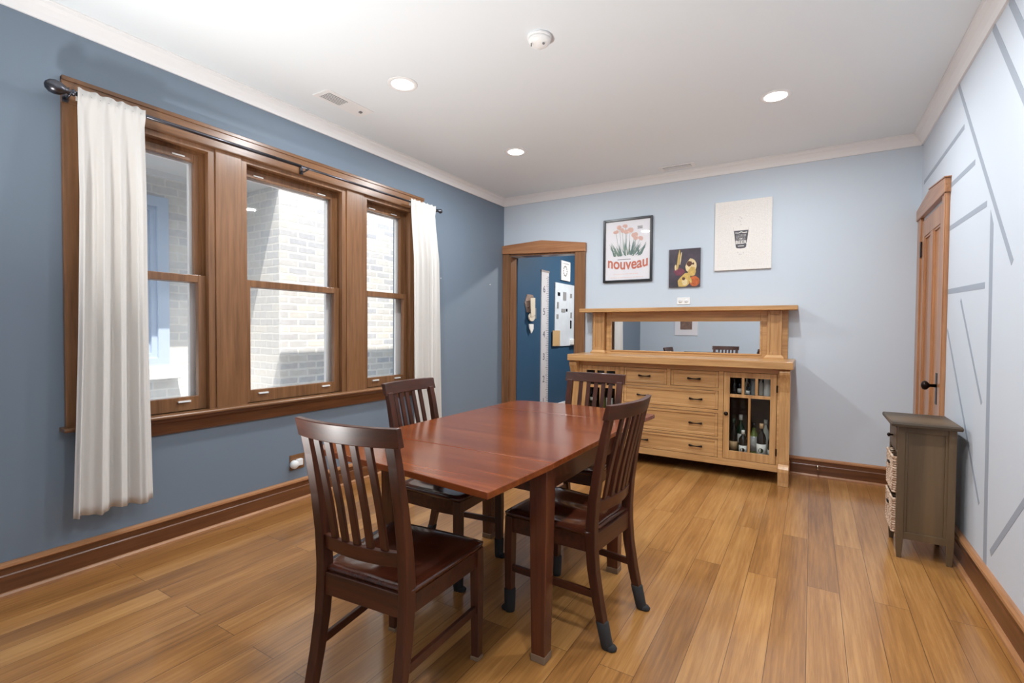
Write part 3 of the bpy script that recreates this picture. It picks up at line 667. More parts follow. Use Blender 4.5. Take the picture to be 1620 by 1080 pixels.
# scrolled corner brackets with feet
def corbel(x0, x1):
    pr = [(4.625, 0.97), (4.555, 0.97), (4.538, 0.962), (4.530, 0.945), (4.533, 0.925), (4.545, 0.905), (4.565, 0.86), (4.585, 0.78), (4.597, 0.66), (4.60, 0.50), (4.597, 0.32), (4.588, 0.20),
          (4.590, 0.178), (4.575, 0.165), (4.562, 0.145), (4.560, 0.12), (4.565, 0.08), (4.572, 0.03), (4.572, 0.0), (4.64, 0.0), (4.64, 0.20), (4.625, 0.25)]
    MB().prism(pr, 'x', x0, x1).build('corner_bracket', S['z'], sb, 0.003)
corbel(1.135, 1.215); corbel(3.015, 3.095)
for x in (1.17, 3.06): MB().box(x-0.03, x+0.03, SB-0.06, SB, 0, 0.12).build('rear_foot', S['z'], sb, 0.003)
MB().box(SX0-0.005, SX0+0.002, 4.625, SB, 0.105, 0.97).build('end_panel', S['z'], sb); MB().box(SX1-0.002, SX1+0.005, 4.625, SB, 0.105, 0.97).build('end_panel', S['z'], sb)
MB().box(1.125, 3.115, 4.505, 5.045, 0.97, 1.035).build('countertop', S['x'], sb, 0.006, 3)
# hutch
bk = MB().box(1.19, 3.055, 5.005, 5.03, 1.035, 1.468)
bk.box(1.36, 1.415, 4.985, 5.005, 1.035, 1.468).box(2.835, 2.89, 4.985, 5.005, 1.035, 1.468).box(1.415, 2.835, 4.985, 5.005, 1.375, 1.468).box(1.415, 2.835, 4.985, 5.005, 1.035, 1.066)
bk.build('back_board', S['x'], sb, 0.002)
mf = MB().frame('y', 4.978, 4.99, 1.402, 2.848, 1.056, 1.386, 0.016).build('mirror_frame', S['x'], sb, 0.003)
MB().prism([(4.9880, 1.070), (4.9866, 1.372), (4.996, 1.372), (4.996, 1.070)], 'x', 1.416, 2.834).build('mirror', P['mirror'], sb, label='long low mirror')
def pilaster(x0, x1):
    p = MB().box(x0, x1, 4.955, 5.005, 1.035, 1.468)
    p.frame('y', 4.945, 4.955, x0, x1, 1.055, 1.466, 0.022, 0.04, 0.03)
    q = p.build('pilaster', S['z'], sb, 0.002)
    MB().loft([[(x0-0.022, 4.925, 1.035), (x1+0.022, 4.925, 1.035), (x1+0.022, 5.005, 1.035), (x0-0.022, 5.005, 1.035)],
               [(x0-0.022, 4.925, 1.045), (x1+0.022, 4.925, 1.045), (x1+0.022, 5.005, 1.045), (x0-0.022, 5.005, 1.045)],
               [(x0-0.002, 4.943, 1.068), (x1+0.002, 4.943, 1.068), (x1+0.002, 5.005, 1.068), (x0-0.002, 5.005, 1.068)]]).build('pilaster_base', S['x'], q)
pilaster(1.225, 1.345); pilaster(2.893, 3.008)
MB().box(1.095, 3.13, 4.86, 5.045, 1.468, 1.508).build('top_shelf', S['x'], sb, 0.005, 3)

# ---------------------------------------------------------------- bottles inside the sideboard
GL = {}
def bmat(k):
    if k not in GL:
        c = {'green': (24, 52, 34), 'dark': (20, 18, 18), 'olive': (92, 108, 48), 'clear': (190, 190, 180), 'white': (232, 230, 226), 'tan': (196, 160, 120), 'grey': (150, 150, 150), 'red': (96, 24, 24), 'amber': (120, 66, 22), 'pale': (222, 210, 190)}[k]
        GL[k] = mat('bottle_'+k, c, 0.15 if k not in ('white', 'tan', 'pale') else 0.6)
    return GL[k]
def bottle(x, y, z, h, r, body, lab, cap, label, group, lz=(0.2, 0.5), emblem=None, shape='wine'):
    t = thing('bottle', label, 'bottle', (x, y, z), 0, group)
    nr = r*0.36
    if shape == 'wine': pr = [(0.001, 0), (r*0.95, 0), (r, h*0.02), (r, h*0.58), (r*0.85, h*0.66), (nr*1.2, h*0.76), (nr, h*0.82), (nr, h*0.985), (nr*1.15, h*0.99), (0.001, h*0.99)]
    elif shape == 'jar': pr = [(0.001, 0), (r*0.95, 0), (r, h*0.03), (r, h*0.84), (r*0.8, h*0.90), (r*0.7, h*0.91), (0.001, h*0.92)]
    else: pr = [(0.001, 0), (r*0.95, 0), (r, h*0.02), (r, h*0.66), (r*0.7, h*0.75), (nr*1.1, h*0.8), (nr*1.1, h*0.985), (0.001, h*0.99)]
    MB().lathe(pr, (x, y, z), n=18).build('glass_body', bmat(body), t)
    if lab:
        a, b = lz; MB().lathe([(r*0.5, h*a), (r*1.02, h*a), (r*1.02, h*b), (r*0.5, h*b)], (x, y, z), n=18).build('paper_label', bmat(lab), t)
    if emblem:
        zc = z+h*(lz[0]+lz[1])/2; er = r*0.55; v = []
        for i in range(14):
            u = er*math.cos(2*PI*i/14); w = er*math.sin(2*PI*i/14); an = -PI/2+u/(r*1.05); v.append((x+r*1.05*math.cos(an), y+r*1.05*math.sin(an), zc+w))
        MB().add(v, [tuple(range(14))]).build('emblem', bmat(emblem), t)
    c = MB()
    if shape == 'jar': c.lathe([(r*0.75, h*0.90), (r*0.8, h*0.90), (r*0.8, h), (0.001, h)], (x, y, z), n=16)
    else: c.lathe([(nr*1.02, h*0.86), (nr*1.22, h*0.86), (nr*1.22, h), (0.001, h)], (x, y, z), n=14)
    c.build('cap', bmat(cap), t)
    return t
GRD, GRU, GLB = 'bottles on the lower shelf behind the right glass door', 'small bottles on the upper shelf behind the right glass door', 'bottles behind the left glass door'
zl = 0.1855
bottle(2.652, 4.775, zl, 0.31, 0.033, 'dark', 'tan', 'green', 'dark bottle with tan label at the left edge of the right glass door', GRD, (0.1, 0.35))
bottle(2.700, 4.86, zl, 0.335, 0.038, 'green', 'white', 'white', 'tall dark green bottle with round white label', GRD, (0.25, 0.5), 'white')
bottle(2.738, 4.70, zl, 0.225, 0.033, 'dark', 'white', 'white', 'short dark bottle with white label and white cap', GRD, (0.08, 0.42), 'dark', 'squat')
bottle(2.818, 4.76, zl, 0.29, 0.036, 'olive', 'grey', 'dark', 'olive bottle with grey label right of the door bar', GRD, (0.15, 0.6))
bottle(2.882, 4.695, zl, 0.30, 0.037, 'dark', 'white', 'tan', 'wine bottle with white label, green circle and tan top', GRD, (0.06, 0.42), 'green')
bottle(2.902, 4.86, zl, 0.31, 0.034, 'clear', None, 'clear', 'clear glass bottle at the back of the lower shelf', GRD)
bottle(2.962, 4.735, zl, 0.25, 0.034, 'dark', 'white', 'red', 'dark bottle with low white label by the right door hinge', GRD, (0.05, 0.3))
zu = 0.7205
for x, y, h, r, b, lb, cp_, tx, shp in ((2.655, 4.73, 0.125, 0.018, 'dark', None, 'dark', 'plain small dark bottle at the left of the upper shelf', 'squat'),
                              (2.698, 4.745, 0.13, 0.019, 'dark', 'white', 'dark', 'small dark bottle with white label at the left of the upper shelf', 'squat'),
                              (2.752, 4.79, 0.14, 0.021, 'pale', None, 'pale', 'pale small bottle behind the middle upper pane', 'squat'),
                              (2.770, 4.70, 0.105, 0.017, 'dark', 'white', 'dark', 'tiny dark bottle with white label behind the middle upper pane', 'squat'),
                              (2.806, 4.76, 0.14, 0.021, 'grey', None, 'grey', 'grey jar behind the middle upper pane', 'jar'),
                              (2.866, 4.78, 0.145, 0.02, 'pale', None, 'tan', 'narrow pale bottle behind the right upper pane', 'squat'),
                              (2.918, 4.735, 0.17, 0.028, 'white', None, 'white', 'large white cylindrical jar behind the right upper pane', 'jar')):
    bottle(x, y, zu, h, r, b, lb, cp_, tx, GRU, (0.1, 0.4), None, shp)
bottle(1.318, 4.74, 0.4125, 0.285, 0.036, 'dark', 'white', 'dark', 'dark bottle with narrow white label, leftmost behind the left glass door', GLB, (0.5, 0.62))
bottle(1.412, 4.75, 0.4125, 0.27, 0.033, 'olive', None, 'olive', 'yellow green glass bottle, middle one behind the left glass door', GLB)
bottle(1.495, 4.74, 0.4125, 0.29, 0.036, 'dark', 'white', 'dark', 'bottle with tall white label, rightmost behind the left glass door', GLB, (0.05, 0.62))

# ================================================================ WALL ART
# black framed flower poster
FX0, FX1, FZ0, FZ1, FY = 1.293, 1.824, 1.79, 2.463, YB
po = thing('framed_poster', 'black framed poster of pink flowers over the word nouveau', 'poster', ((FX0+FX1)/2, FY, FZ0))
MB().frame('y', FY-0.026, FY, FX0, FX1, FZ0, FZ1, 0.024).build('frame', P['black'], po, 0.003)
pr = MB().box(FX0+0.02, FX1-0.02, FY-0.012, FY-0.002, FZ0+0.02, FZ1-0.02)
cols = [P['paper'], mat('poster_pink', (224, 182, 168), 0.6), mat('poster_leaf_green', (124, 144, 130), 0.6), mat('poster_leaf_teal', (98, 124, 120), 0.6), mat('poster_ink', (120, 116, 120), 0.6), mat('poster_blush', (240, 206, 192), 0.6)]
Wd = FX1-FX0; Hd = FZ1-FZ0
def ppt(u, v): return (FX0+u*Wd, FZ0+v*Hd)
yl = FY-0.0122
def flat(poly, k, dy=0.0):
    pr.mi(k); pr.add([(p[0], yl-dy, p[1]) for p in poly], [tuple(range(len(poly)))])
rnd = random.Random(3)
def pcol(img): # crop pixel (926x1080 view) -> poster uv
    x, y = img; u = (x-195)/(790-195); top = 215+(150-215)*u; bot = 990+(965-990)*u
    return u, 1-(y-top)/(bot-top)
for i in range(46):
    u0 = 0.22+0.56*rnd.random(); base = 0.435-0.03*rnd.random()
    u1 = u0+(u0-0.48)*1.0*rnd.random()+rnd.uniform(-0.07, 0.07); v1 = base+0.10+0.19*rnd.random()*(1-abs(u0-0.47)*1.4)
    u1 = min(0.88, max(0.12, u1)); w = 0.011
    a = ppt(u0-w, base); b = ppt(u0+w, base); c = ppt(u1, v1); md = ppt((u0+u1)/2+w*0.9, (base+v1)/2-0.0); mdl = ppt((u0+u1)/2-w*0.9, (base+v1)/2)
    flat([a, b, md, c, mdl], 2 if i % 2 else 3, 0.00005*i)
for fi, (x, y, r) in enumerate(((350, 360, .05), (395, 300, .05), (430, 335, .05), (468, 285, .05), (485, 340, .06), (525, 335, .06), (578, 400, .065), (600, 425, .05), (645, 435, .05))):
    u, v = pcol((x, y))
    for k in range(4):
        du, dv = rnd.uniform(-.025, .025), rnd.uniform(-.015, .015)
        flat([ppt(u+du+r*0.8*math.cos(2*PI*j/9)*rnd.uniform(.8, 1.1), v+dv+r*0.55*math.sin(2*PI*j/9)*rnd.uniform(.8, 1.1)) for j in range(9)], 1 if k else 5, 0.0025+0.00002*(k+4*fi))
    flat([ppt(u-.003, v), ppt(u+.003, v), ppt(0.45+(u-.45)*.7+.003, .5), ppt(0.45+(u-.45)*.7-.003, .5)], 2, 0.0005)
for i in range(4): flat([ppt(.70, .855-.012*i), ppt(.80, .855-.012*i), ppt(.80, .862-.012*i), ppt(.70, .862-.012*i)], 4)
flat([ppt(.30, .352), ppt(.57, .352), ppt(.57, .362), ppt(.30, .362)], 4)
for i, (a, b) in enumerate(((.22, .70), (.15, .82))):
    x = a
    while x < b:
        w = rnd.uniform(.02, .07); flat([ppt(x, .125-.055*i), ppt(x+w, .125-.055*i), ppt(x+w, .133-.055*i), ppt(x, .133-.055*i)], 5); x += w+.015
prt = pr.build('print', cols, po)
tm = textmesh('nouveau', 0.130, lambda x, y: (x, y*1.25+0.6*x*x-0.008), bold=0.0025)
put_text('lettering', tm, mat('poster_terracotta', (206, 116, 92), 0.6), prt, (FX0+Wd*0.505, FY-0.0135, FZ0+Hd*0.215), (1, 0, 0), (0, 0, 1), label='terracotta lettering nouveau')
MB().box(FX0+0.022, FX1-0.022, FY-0.0185, FY-0.0175, FZ0+0.022, FZ1-0.022).build('glazing', P['glass'], po)

# small dark canvas
cv = thing('canvas_painting', 'small unframed dark painting with ochre and plum shapes', 'painting', (2.145, YB, 1.714))
k = MB().box(1.995, 2.294, YB-0.022, YB-0.001, 1.714, 2.093)
cm = [paintingmat(), mat('paint_ochre', (206, 172, 96), 0.5, var=0.2, vscale=30), mat('paint_plum', (120, 58, 74), 0.5, var=0.25, vscale=40), mat('paint_orange', (190, 96, 44), 0.5, var=0.3, vscale=40), mat('paint_cream', (228, 206, 158), 0.5, var=0.1, vscale=30), mat('paint_brown', (92, 56, 36), 0.5)]
def cpt(u, v): return (1.995+u*0.299, 1.714+v*0.379)
def blob(u, v, ru, rv, kk, dy, n=14, jit=.12, rot=0):
    q = []
    for j in range(n):
        a = 2*PI*j/n; s_ = 1+rnd.uniform(-jit, jit); x = ru*math.cos(a)*s_; y = rv*math.sin(a)*s_
        q.append(cpt(min(.99, max(.01, u+x*math.cos(rot)-y*math.sin(rot))), min(.99, max(.01, v+x*math.sin(rot)+y*math.cos(rot)))))
    k.mi(kk); k.add([(p[0], YB-0.0222-dy, p[1]) for p in q], [tuple(range(n))])
blob(.50, .16, .22, .16, 1, 0, rot=.7); blob(.72, .53, .17, .20, 4, .0001); blob(.75, .40, .13, .12, 1, .0002); blob(.82, .15, .17, .13, 3, .0003); blob(.52, .13, .09, .09, 4, .0004)
blob(.34, .40, .17, .10, 2, .0005); blob(.31, .72, .035, .25, 1, .0006, rot=-.13); blob(.38, .76, .02, .18, 4, .0007, rot=-.16); blob(.66, .60, .09, .07, 5, .0008); blob(.22, .52, .035, .08, 4, .0009); blob(.78, .60, .035, .03, 5, .001)
blob(.70, .17, .04, .08, 1, .0011, rot=.3); blob(.48, .22, .05, .04, 5, .0012)
k.build('canvas', cm, cv)

# beer poster
bp_ = thing('poster_panel', 'cream panel printed with a pint glass reading beer', 'poster', (2.666, YB, 1.858))
bx0, bx1, bz0, bz1 = 2.424, 2.909, 1.858, 2.505
k = MB().box(bx0, bx1, YB-0.024, YB-0.001, bz0, bz1)
ink = mat('beer_ink', (84, 82, 88), 0.6); inkl = mat('faint_dot_print', (206, 198, 196), 0.7); inkw = mat('cream_ink', (232, 228, 222), 0.6)
def bpt(u, v): return (bx0+u*(bx1-bx0), bz0+v*(bz1-bz0))
def bflat(poly, kk, dy=0.0):
    k.mi(kk); k.add([(p[0], YB-0.0243-dy, p[1]) for p in [bpt(*q) for q in poly]], [tuple(range(len(poly)))])
bflat([(.345, .565), (.605, .565), (.585, .44), (.565, .325), (.545, .31), (.475, .303), (.405, .31), (.385, .325), (.365, .44)], 1)
bflat([(.342, .568), (.337, .615), (.343, .615), (.348, .568)], 2); bflat([(.602, .568), (.607, .615), (.613, .615), (.608, .568)], 2)
bflat([(.37, .54), (.43, .535), (.475, .55), (.52, .535), (.58, .54), (.58, .528), (.52, .523), (.475, .538), (.43, .523), (.37, .528)], 3, .0002)
for i in range(5):
    z = .50-.017*i; x = .39
    while x < .55:
        w = rnd.uniform(.012, .035); bflat([(x, z), (x+w, z), (x+w, z+.006), (x, z+.006)], 2, .0002); x += w+.01
bflat([(.42, .345), (.53, .345), (.53, .335), (.42, .335)], 3, .0002)
for i in range(34):
    for j in range(42):
        u = .06+.026*i+rnd.uniform(-.006, .006); v = .06+.0215*j+rnd.uniform(-.004, .004)
        if .31 < u < .64 and .26 < v < .66: continue
        w = rnd.uniform(.004, .014); bflat([(u, v), (u+w, v), (u+w, v+.003), (u, v+.003)], 2)
for (u, v) in ((.46, .70), (.43, .72), (.48, .74), (.45, .76), (.47, .65), (.45, .22), (.48, .22), (.42, .25), (.52, .24)):
    bflat([(u+.01*math.cos(a*.7), v+.008*math.sin(a*.7)) for a in range(9)], 2)
k.build('print', [P['cream'], ink, inkl, inkw], bp_)
put_text('lettering', textmesh('BEER', 0.044, bold=0.0012, extrude=0.0003), inkw, bp_, (bx0+.475*(bx1-bx0), YB-0.0248, bz0+.372*(bz1-bz0)), (1, 0, 0), (0, 0, 1), label='cream lettering BEER')
put_text('lettering', textmesh('OF', 0.016, bold=0.0005, extrude=0.0003), inkw, bp_, (bx0+.475*(bx1-bx0), YB-0.0248, bz0+.437*(bz1-bz0)), (1, 0, 0), (0, 0, 1), label='small cream lettering OF')

# poster on the rear wall (seen in the mirror)
rp = thing('wall_print', 'white print with brown picture, seen reflected in the sideboard mirror', 'poster', (0.98, YR, 1.13))
MB().box(0.75, 1.21, YR, YR+0.015, 1.13, 1.77).build('paper', P['paper'], rp)
MB().box(0.86, 1.10, YR+0.015, YR+0.017, 1.25, 1.66).build('picture', mat('brown_print', (132, 104, 92), 0.6, var=0.3, vscale=20), rp)

# outlets
def outlet_back():
    t = thing('power_outlet', 'white double outlet plate above the sideboard shelf', 'outlet', (2.135, YB, 1.54))
    MB().box(2.075, 2.20, YB-0.006, YB, 1.542, 1.612).build('cover_plate', P['plastic'], t, 0.002)
    for x in (2.108, 2.167):
        MB().lathe([(0.019, 0), (0.019, -0.003), (0.001, -0.003)], (x, YB-0.006, 1.577), 'y', 16).build('socket', P['white'], t)
        MB().box(x-0.006, x-0.004, YB-0.0098, YB-0.009, 1.572, 1.584).box(x+0.004, x+0.006, YB-0.0098, YB-0.009, 1.572, 1.584).build('slot', P['louvre'], t)
outlet_back()
t = thing('power_outlet', 'brown outlet plate under the windows behind the nearest chair', 'outlet', (0, 2.235, 0.29))
MB().box(0, 0.006, 2.17, 2.29, 0.235, 0.345).build('cover_plate', P['oak']['y'], t, 0.002)
t = thing('night_light', 'white round plug-in on the outlet under the windows', 'plug-in', (0.03, 2.21, 0.27))
MB().lathe([(0.022, 0.006), (0.030, 0.010), (0.032, 0.03), (0.022, 0.045), (0.001, 0.048)], (0, 2.195, 0.278), 'x', 18).build('shell', P['plastic'], t)
MB().box(0.006, 0.034, 2.215, 2.262, 0.262, 0.312).build('plug', P['white'], t, 0.006)
# wall anchors
for i, (y, z, tx) in enumerate(((3.865, 1.796, 'tiny white wall anchor right of the curtain on the blue wall'), (4.758, 1.805, 'tiny white wall anchor near the corner on the blue wall'))):
    tag(MB().lathe([(0.006, 0), (0.006, 0.006), (0.001, 0.008)], (0, y, z), 'x', 12).build('wall_anchor', P['white'], org=(0, y, z)), tx, 'anchor', 'wall anchors')
# door stop
t = thing('door_stop', 'nickel door stop on the baseboard right of the sideboard', 'door stop', (3.30, YB-0.014, 0.095))
MB().tube([(3.30, YB-0.016, 0.09), (3.30, YB-0.085, 0.088)], 0.006, 10).build('post', P['chrome'], t)
MB().tube([(3.30, YB-0.083, 0.088), (3.30, YB-0.098, 0.088)], 0.010, 12).build('tip', P['chrome'], t)
MB().tube([(3.30, YB-0.015, 0.09), (3.30, YB-0.021, 0.09)], 0.013, 12).build('flange', P['chrome'], t)

# ================================================================ CURTAINS
RX, RZ = 0.10, 2.435
cr = thing('curtain_rod', 'pewter curtain rod with oval finials above the windows', 'curtain rod', (RX, 2.3, RZ))
MB().tube([(RX, 0.93, RZ), (RX, 2.2, RZ)], 0.011, 14).tube([(RX, 2.19, RZ), (RX, 3.70, RZ)], 0.0085, 14).build('rod', P['rod'], cr)
def finial(y, sg):
    MB().lathe([(0.012, 0), (0.017, sg*0.004), (0.017, sg*0.010), (0.011, sg*0.014), (0.010, sg*0.022), (0.018, sg*0.026), (0.013, sg*0.031), (0.020, sg*0.040), (0.031, sg*0.058), (0.034, sg*0.078), (0.029, sg*0.098), (0.016, sg*0.112), (0.001, sg*0.117)], (RX, y, RZ), 'y', 20).build('finial', P['rod'], cr)
finial(0.945, -1)
MB().lathe([(0.009, 0), (0.014, 0.004), (0.010, 0.012), (0.010, 0.02), (0.018, 0.03), (0.022, 0.045), (0.017, 0.06), (0.001, 0.066)], (RX, 3.69, RZ), 'y', 20).build('finial', P['rod'], cr)
for y in (0.925, 2.25, 3.675):
    g = MB().box(0.032, 0.037, y-0.012, y+0.012, RZ-0.035, RZ+0.02)
    g.tube([(0.035, y, RZ-0.01), (0.06, y, RZ-0.022), (RX, y, RZ-0.014)], 0.005, 8)
    g.tube([(RX-0.014, y, RZ-0.004), (RX-0.008, y, RZ-0.014), (RX+0.004, y, RZ-0.016), (RX+0.014, y, RZ-0.006)], 0.005, 8)
    g.build('bracket', P['rod'], cr)
def curtain(y0t, y1t, y0b, y1b, z0, z1, folds, seed, label):
    t = thing('curtain', label, 'curtain', (RX, (y0t+y1t)/2, z0), 0, 'white linen curtains')
    rr = random.Random(seed); ph = [rr.uniform(0, 6.28) for _ in range(4)]
    ny, nz = 140, 46
    def pt(i, j, extra=0.0):
        u = i/ny; s_ = j/nz; z = z1+(z0-z1)*s_
        f = min(1, s_*4)
        ya = y0t+(y0b-y0t)*s_; yb = y1t+(y1b-y1t)*s_
        w = 2*PI*folds*u
        a = (0.006+0.015*f+0.011*s_)*(0.65+0.5*math.sin(2.7*u*folds+ph[1])**2)
        x = RX+0.004+0.028*f+a*math.sin(w+0.5*math.sin(w*0.37+ph[0])+0.35*s_*math.sin(3.1*u+ph[1]))+0.35*a*math.sin(2.3*w+ph[2]+1.2*s_)*f
        if s_ < 0.035:   # rod pocket wraps around the rod
            x = RX+0.0135+0.004*math.sin(w*2.2+ph[3])
        y = ya+(yb-ya)*u+0.006*math.cos(w+ph[3])*f+0.012*math.sin(5*s_+ph[2])*s_*(u-.5)
        if s_ > 0.97: z += 0.006*math.sin(w*0.5+ph[0])
        return (x+extra, y, z+0.004*math.sin(w*1.3+ph[1])*(1 if j == 0 else 0))
    def sheet(j0, j1, name, thick=0.0012):
        b = MB(); b.smooth = True; n = j1-j0
        front = [pt(i, j0+q, thick) for q in range(n+1) for i in range(ny+1)]
        back = [pt(i, j0+q, -thick) for q in range(n+1) for i in range(ny+1)]
        fs = []; K = len(front)
        for q in range(n):
            for i in range(ny):
                a = q*(ny+1)+i; fs.append((a, a+1, a+ny+2, a+ny+1)); fs.append((K+a, K+a+ny+1, K+a+ny+2, K+a+1))
        for i in range(ny): fs.append((i, K+i, K+i+1, i+1)); a = n*(ny+1)+i; fs.append((a, a+1, K+a+1, K+a))
        for q in range(n):
            a = q*(ny+1); fs.append((a, a+ny+1, K+a+ny+1, K+a)); a += ny; fs.append((a, K+a, K+a+ny+1, a+ny+1))
        b.add(front+back, fs); return b.build(name, P['cloth'], t)
    sheet(0, nz, 'panel')
    # back of rod pocket
    b = MB(); b.smooth = True; vs = []
    for i in range(ny+1):
        for z in (RZ+0.018, RZ-0.03):
            u = i/ny; vs.append((RX-0.0145, y0t+(y1t-y0t)*u, z))
    fs = [(2*i, 2*i+1, 2*i+3, 2*i+2) for i in range(ny)]
    b.add(vs, fs); b.build('rod_pocket', P['cloth'], t)
curtain(0.95, 1.238, 0.905, 1.248, 0.322, 2.462, 3.7, 4, 'long white linen curtain at the left end of the rod, nearest the camera')
curtain(3.315, 3.655, 3.325, 3.70, 0.33, 2.462, 4.6, 9, 'long white linen curtain at the right end of the rod, by the far chair')

# ================================================================ SMALL CABINET
cb = thing('cabinet', 'small dark weathered cabinet with wicker baskets against the right wall', 'cabinet', (3.80, 3.665, 0))
C_ = P['cab']; X0, X1, Y0, Y1 = 3.665, 3.915, 3.495, 3.835
MB().loft([[(3.630, 3.452, 0.752), (3.932, 3.452, 0.752), (3.932, 3.878, 0.752), (3.630, 3.878, 0.752)], [(3.628, 3.45, 0.766), (3.934, 3.45, 0.766), (3.934, 3.88, 0.766), (3.628, 3.88, 0.766)], [(3.632, 3.454, 0.776), (3.93, 3.454, 0.776), (3.93, 3.876, 0.776), (3.632, 3.876, 0.776)]]).build('top', C_['x'], cb, 0.002)
for x in (X0+0.016, X1-0.016):
    for y in (Y0+0.016, Y1-0.016):
        q = []
        for z, h in ((0.0, 0.011), (0.11, 0.017), (0.752, 0.017)): q.append([(x-h, y-h, z), (x+h, y-h, z), (x+h, y+h, z), (x-h, y+h, z)])
        MB().loft(q).build('leg', C_['z'], cb, 0.002)
sp = MB()
for y in (Y0+0.014, Y1-0.022):
    sp.box(X0+0.03, X1-0.03, y, y+0.008, 0.12, 0.75)
    yy0 = y-0.010 if y < 3.6 else y+0.006
    sp.box(X0+0.03, X1-0.03, yy0, yy0+0.014, 0.715, 0.752).box(X0+0.03, X1-0.03, yy0, yy0+0.014, 0.11, 0.15)
    sp.box(X0+0.03, X0+0.045, yy0+0.002, yy0+0.012, 0.15, 0.715).box(X1-0.045, X1-0.03, yy0+0.002, yy0+0.012, 0.15, 0.715)
sp.build('side_panel', C_['z'], cb, 0.002)
MB().box(X1-0.02, X1-0.01, Y0+0.03, Y1-0.03, 0.11, 0.75).build('back_panel', C_['z'], cb)
fr = MB()
for z in (0.11, 0.342, 0.585, 0.735): fr.box(X0+0.002, X0+0.02, Y0+0.03, Y1-0.03, z, z+0.017)
for z in (0.115, 0.345): fr.box(X0+0.02, X1-0.02, Y0+0.02, Y1-0.02, z, z+0.01)
fr.build('rails', C_['y'], cb, 0.002)
dr = MB().box(X0-0.004, X0+0.012, Y0+0.036, Y1-0.036, 0.606, 0.732).build('drawer', C_['y'], cb, 0.003)
MB().lathe([(0.005, 0), (0.005, -0.012), (0.011, -0.017), (0.012, -0.024), (0.001, -0.03)], (X0-0.004, (Y0+Y1)/2, 0.668), 'x', 14).build('knob', P['bronze'], dr)
def basket(z0, z1, label):
    t = thing('basket', label, 'basket', (3.77, 3.665, z0), 0, 'wicker baskets in the dark cabinet')
    y0, y1, x0, x1 = Y0+0.038, Y1-0.038, X0-0.014, X1-0.05
    b = MB(); rows = int((z1-z0)/0.0135)
    for r_ in range(rows):
        z = z0+0.007+r_*0.0135; pts = []
        n = 22
        for i in range(n+1):
            y = y0+(y1-y0)*i/n; pts.append((x0+0.003*math.sin(PI*i+PI*r_), y, z))
        b.tube(pts, 0.0065, 6)
        for yy in (y0, y1): b.tube([(x0+(x1-x0)*i/8, yy, z) for i in range(9)], 0.0062, 6)
    b.box(x0+0.004, x1, y0+0.003, y1-0.003, z0, z0+0.004); b.box(x1-0.004, x1, y0, y1, z0, z1)
    b.build('woven_body', P['wick'], t)
    MB().tube([(x0-0.002, y0-0.002, z1), (x0-0.002, y1+0.002, z1), (x1, y1+0.002, z1), (x1, y0-0.002, z1), (x0-0.002, y0-0.002, z1)], 0.007, 8).build('rim', P['wick'], t)
    MB().tube([(x0-0.006, 3.64, z1-0.055), (x0-0.010, 3.65, z1-0.05), (x0-0.010, 3.68, z1-0.05), (x0-0.006, 3.69, z1-0.055)], 0.006, 8).build('handle', P['bronze'], t)
basket(0.357, 0.560, 'upper wicker basket in the dark cabinet')
basket(0.129, 0.322, 'lower wicker basket in the dark cabinet')

# ================================================================ HALL ITEMS
HX = 0.12
gr = thing('growth_ruler', 'long pale wooden growth ruler on the blue hall wall', 'ruler', (HX, 5.9, 0.23))
MB().box(HX, HX+0.012, 5.80, 6.01, 0.23, 2.07).build('board', mat('pale_ruler_board', (206, 204, 208), 0.6, var=0.05), gr)
MB().box(HX, HX+0.016, 5.79, 6.02, 2.06, 2.085).build('top_bar', mat('ruler_top_bar', (150, 140, 138), 0.6), gr)
inkb = mat('ruler_ink', (70, 72, 86), 0.6)
tk = MB()
for i in range(int((2.05-0.25)/0.0254)):
    z = 0.25+i*0.0254; ln = 0.05 if i % 4 else 0.075
    tk.box(HX+0.012, HX+0.0126, 6.008-ln, 6.008, z-0.003, z+0.003)
tk.build('tick_marks', inkb, gr)
for k_, z in ((6, 1.83), (5, 1.525), (4, 1.22), (3, 0.914), (2, 0.61), (1, 0.305)):
    put_text('numeral', textmesh(str(k_), 0.13, extrude=0.0004), inkb, gr, (HX+0.0126, 5.875, z-0.045), (0, 1, 0), (0, 0, 1))
wb = thing('whiteboard', 'white magnetic board with papers on the blue hall wall', 'whiteboard', (HX, 6.51, 1.04))
MB().box(HX+0.003, HX+0.018, 6.20, 6.84, 1.043, 1.952).build('board', mat('white_board_surface', (214, 222, 230), 0.3, var=0.06, vscale=7), wb, 0.003)
for i, (y, z, w, h, c) in enumerate(((6.31, 1.79, .07, .05, 'dark'), (6.50, 1.77, .10, .12, 'grey'), (6.28, 1.63, .05, .09, 'grey'), (6.46, 1.56, .12, .05, 'grey'), (6.72, 1.79, .06, .06, 'grey'), (6.73, 1.50, .05, .08, 'grey'), (6.72, 1.36, .04, .12, 'dark'), (6.27, 1.47, .06, .06, 'grey'), (6.57, 1.57, .05, .04, 'dark'))):
    tag(MB().box(HX+0.018, HX+0.024, y-w/2, y+w/2, z-h/2, z+h/2).build('magnet', bmat(c), org=(HX+0.02, y, z)), 'small %s magnet or note on the hall whiteboard, %s' % ('dark' if c == 'dark' else 'grey', ('at upper left', 'at top centre', 'at the left edge', 'in the middle', 'at upper right', 'at the right edge', 'low at the right edge', 'below the left edge notes', 'right of the middle note')[i]), 'magnet', 'magnets on the hall whiteboard')
tag(MB().box(HX+0.018, HX+0.03, 6.12, 6.34, 1.05, 1.27).build('envelope', mat('kraft_paper', (196, 162, 116), 0.7), bevel=0.002, org=(HX+0.02, 6.23, 1.05)), 'tan envelope at the lower left corner of the whiteboard', 'envelope')
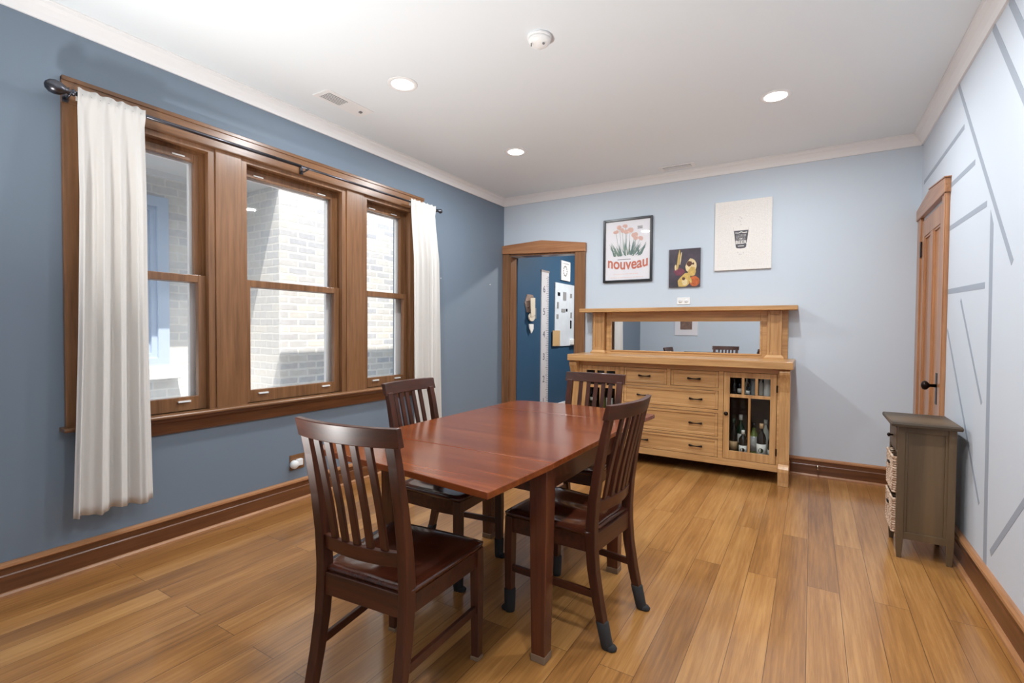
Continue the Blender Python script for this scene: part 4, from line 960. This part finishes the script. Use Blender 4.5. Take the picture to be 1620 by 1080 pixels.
tag(MB().box(HX+0.018, HX+0.06, 6.70, 6.86, 1.06, 1.14).build('tray', P['plastic'], bevel=0.004, org=(HX+0.03, 6.78, 1.06)), 'small white tray at the lower right of the whiteboard', 'tray')
pf = thing('picture_frame', 'small white framed picture above the hall whiteboard', 'picture', (HX, 6.53, 2.0))
MB().frame('x', HX, HX+0.02, 6.39, 6.69, 2.0, 2.285, 0.035).build('frame', P['white'], pf, 0.003)
MB().box(HX, HX+0.008, 6.42, 6.66, 2.03, 2.255).build('print', P['paper'], pf)
q = MB()
for i in range(12):
    a = 2*PI*i/12; yy = 6.54+0.06*math.cos(a); zz = 2.142+0.07*math.sin(a); q.box(HX+0.008, HX+0.009, yy-0.014, yy+0.014, zz-0.012, zz+0.012)
q.build('motif', bmat('grey'), pf)
kh = thing('key_rack', 'wooden hexagonal key rack on the blue hall wall', 'key rack', (HX, 5.50, 1.55))
kz = [(5.36, 1.62), (5.42, 1.73), (5.56, 1.73), (5.63, 1.62), (5.58, 1.50), (5.42, 1.50)]
MB().prism(kz, 'x', HX, HX+0.015).build('plaque', mat('grey_wood_plaque', (150, 128, 116), 0.7, var=0.2, vscale=12), kh, 0.002)
for y in (5.42, 5.50, 5.57): MB().tube([(HX+0.015, y, 1.56), (HX+0.035, y, 1.555), (HX+0.038, y, 1.57)], 0.004, 8).build('hook', P['bronze'], kh)
for nm, lb, ct, pts, th, c in (('lanyard', 'pale lanyard hanging on the hall key rack', 'lanyard', [(5.42, 1.68), (5.54, 1.69), (5.54, 1.47), (5.44, 1.44)], (0.052, 0.06), 'pale'),
                               ('tag', 'grey tag hanging at the right of the hall key rack', 'tag', [(5.555, 1.56), (5.60, 1.56), (5.60, 1.42), (5.56, 1.42)], (0.038, 0.044), 'grey'),
                               ('key_pouch', 'round pale pouch hanging under the hall key rack', 'pouch', [(5.48+.075*math.cos(i*.524), 1.44+.055*math.sin(i*.524)) for i in range(12)], (0.031, 0.05), 'pale'),
                               ('keyring', 'pointed white key fob lowest under the hall key rack', 'key fob', [(5.44, 1.35), (5.55, 1.35), (5.55, 1.29), (5.50, 1.23), (5.45, 1.29)], (0.02, 0.035), 'white')):
    tag(MB().prism(pts, 'x', HX+th[0], HX+th[1]).build(nm, bmat(c), bevel=0.002, org=(HX+0.03, pts[0][0], pts[0][1])), lb, ct)
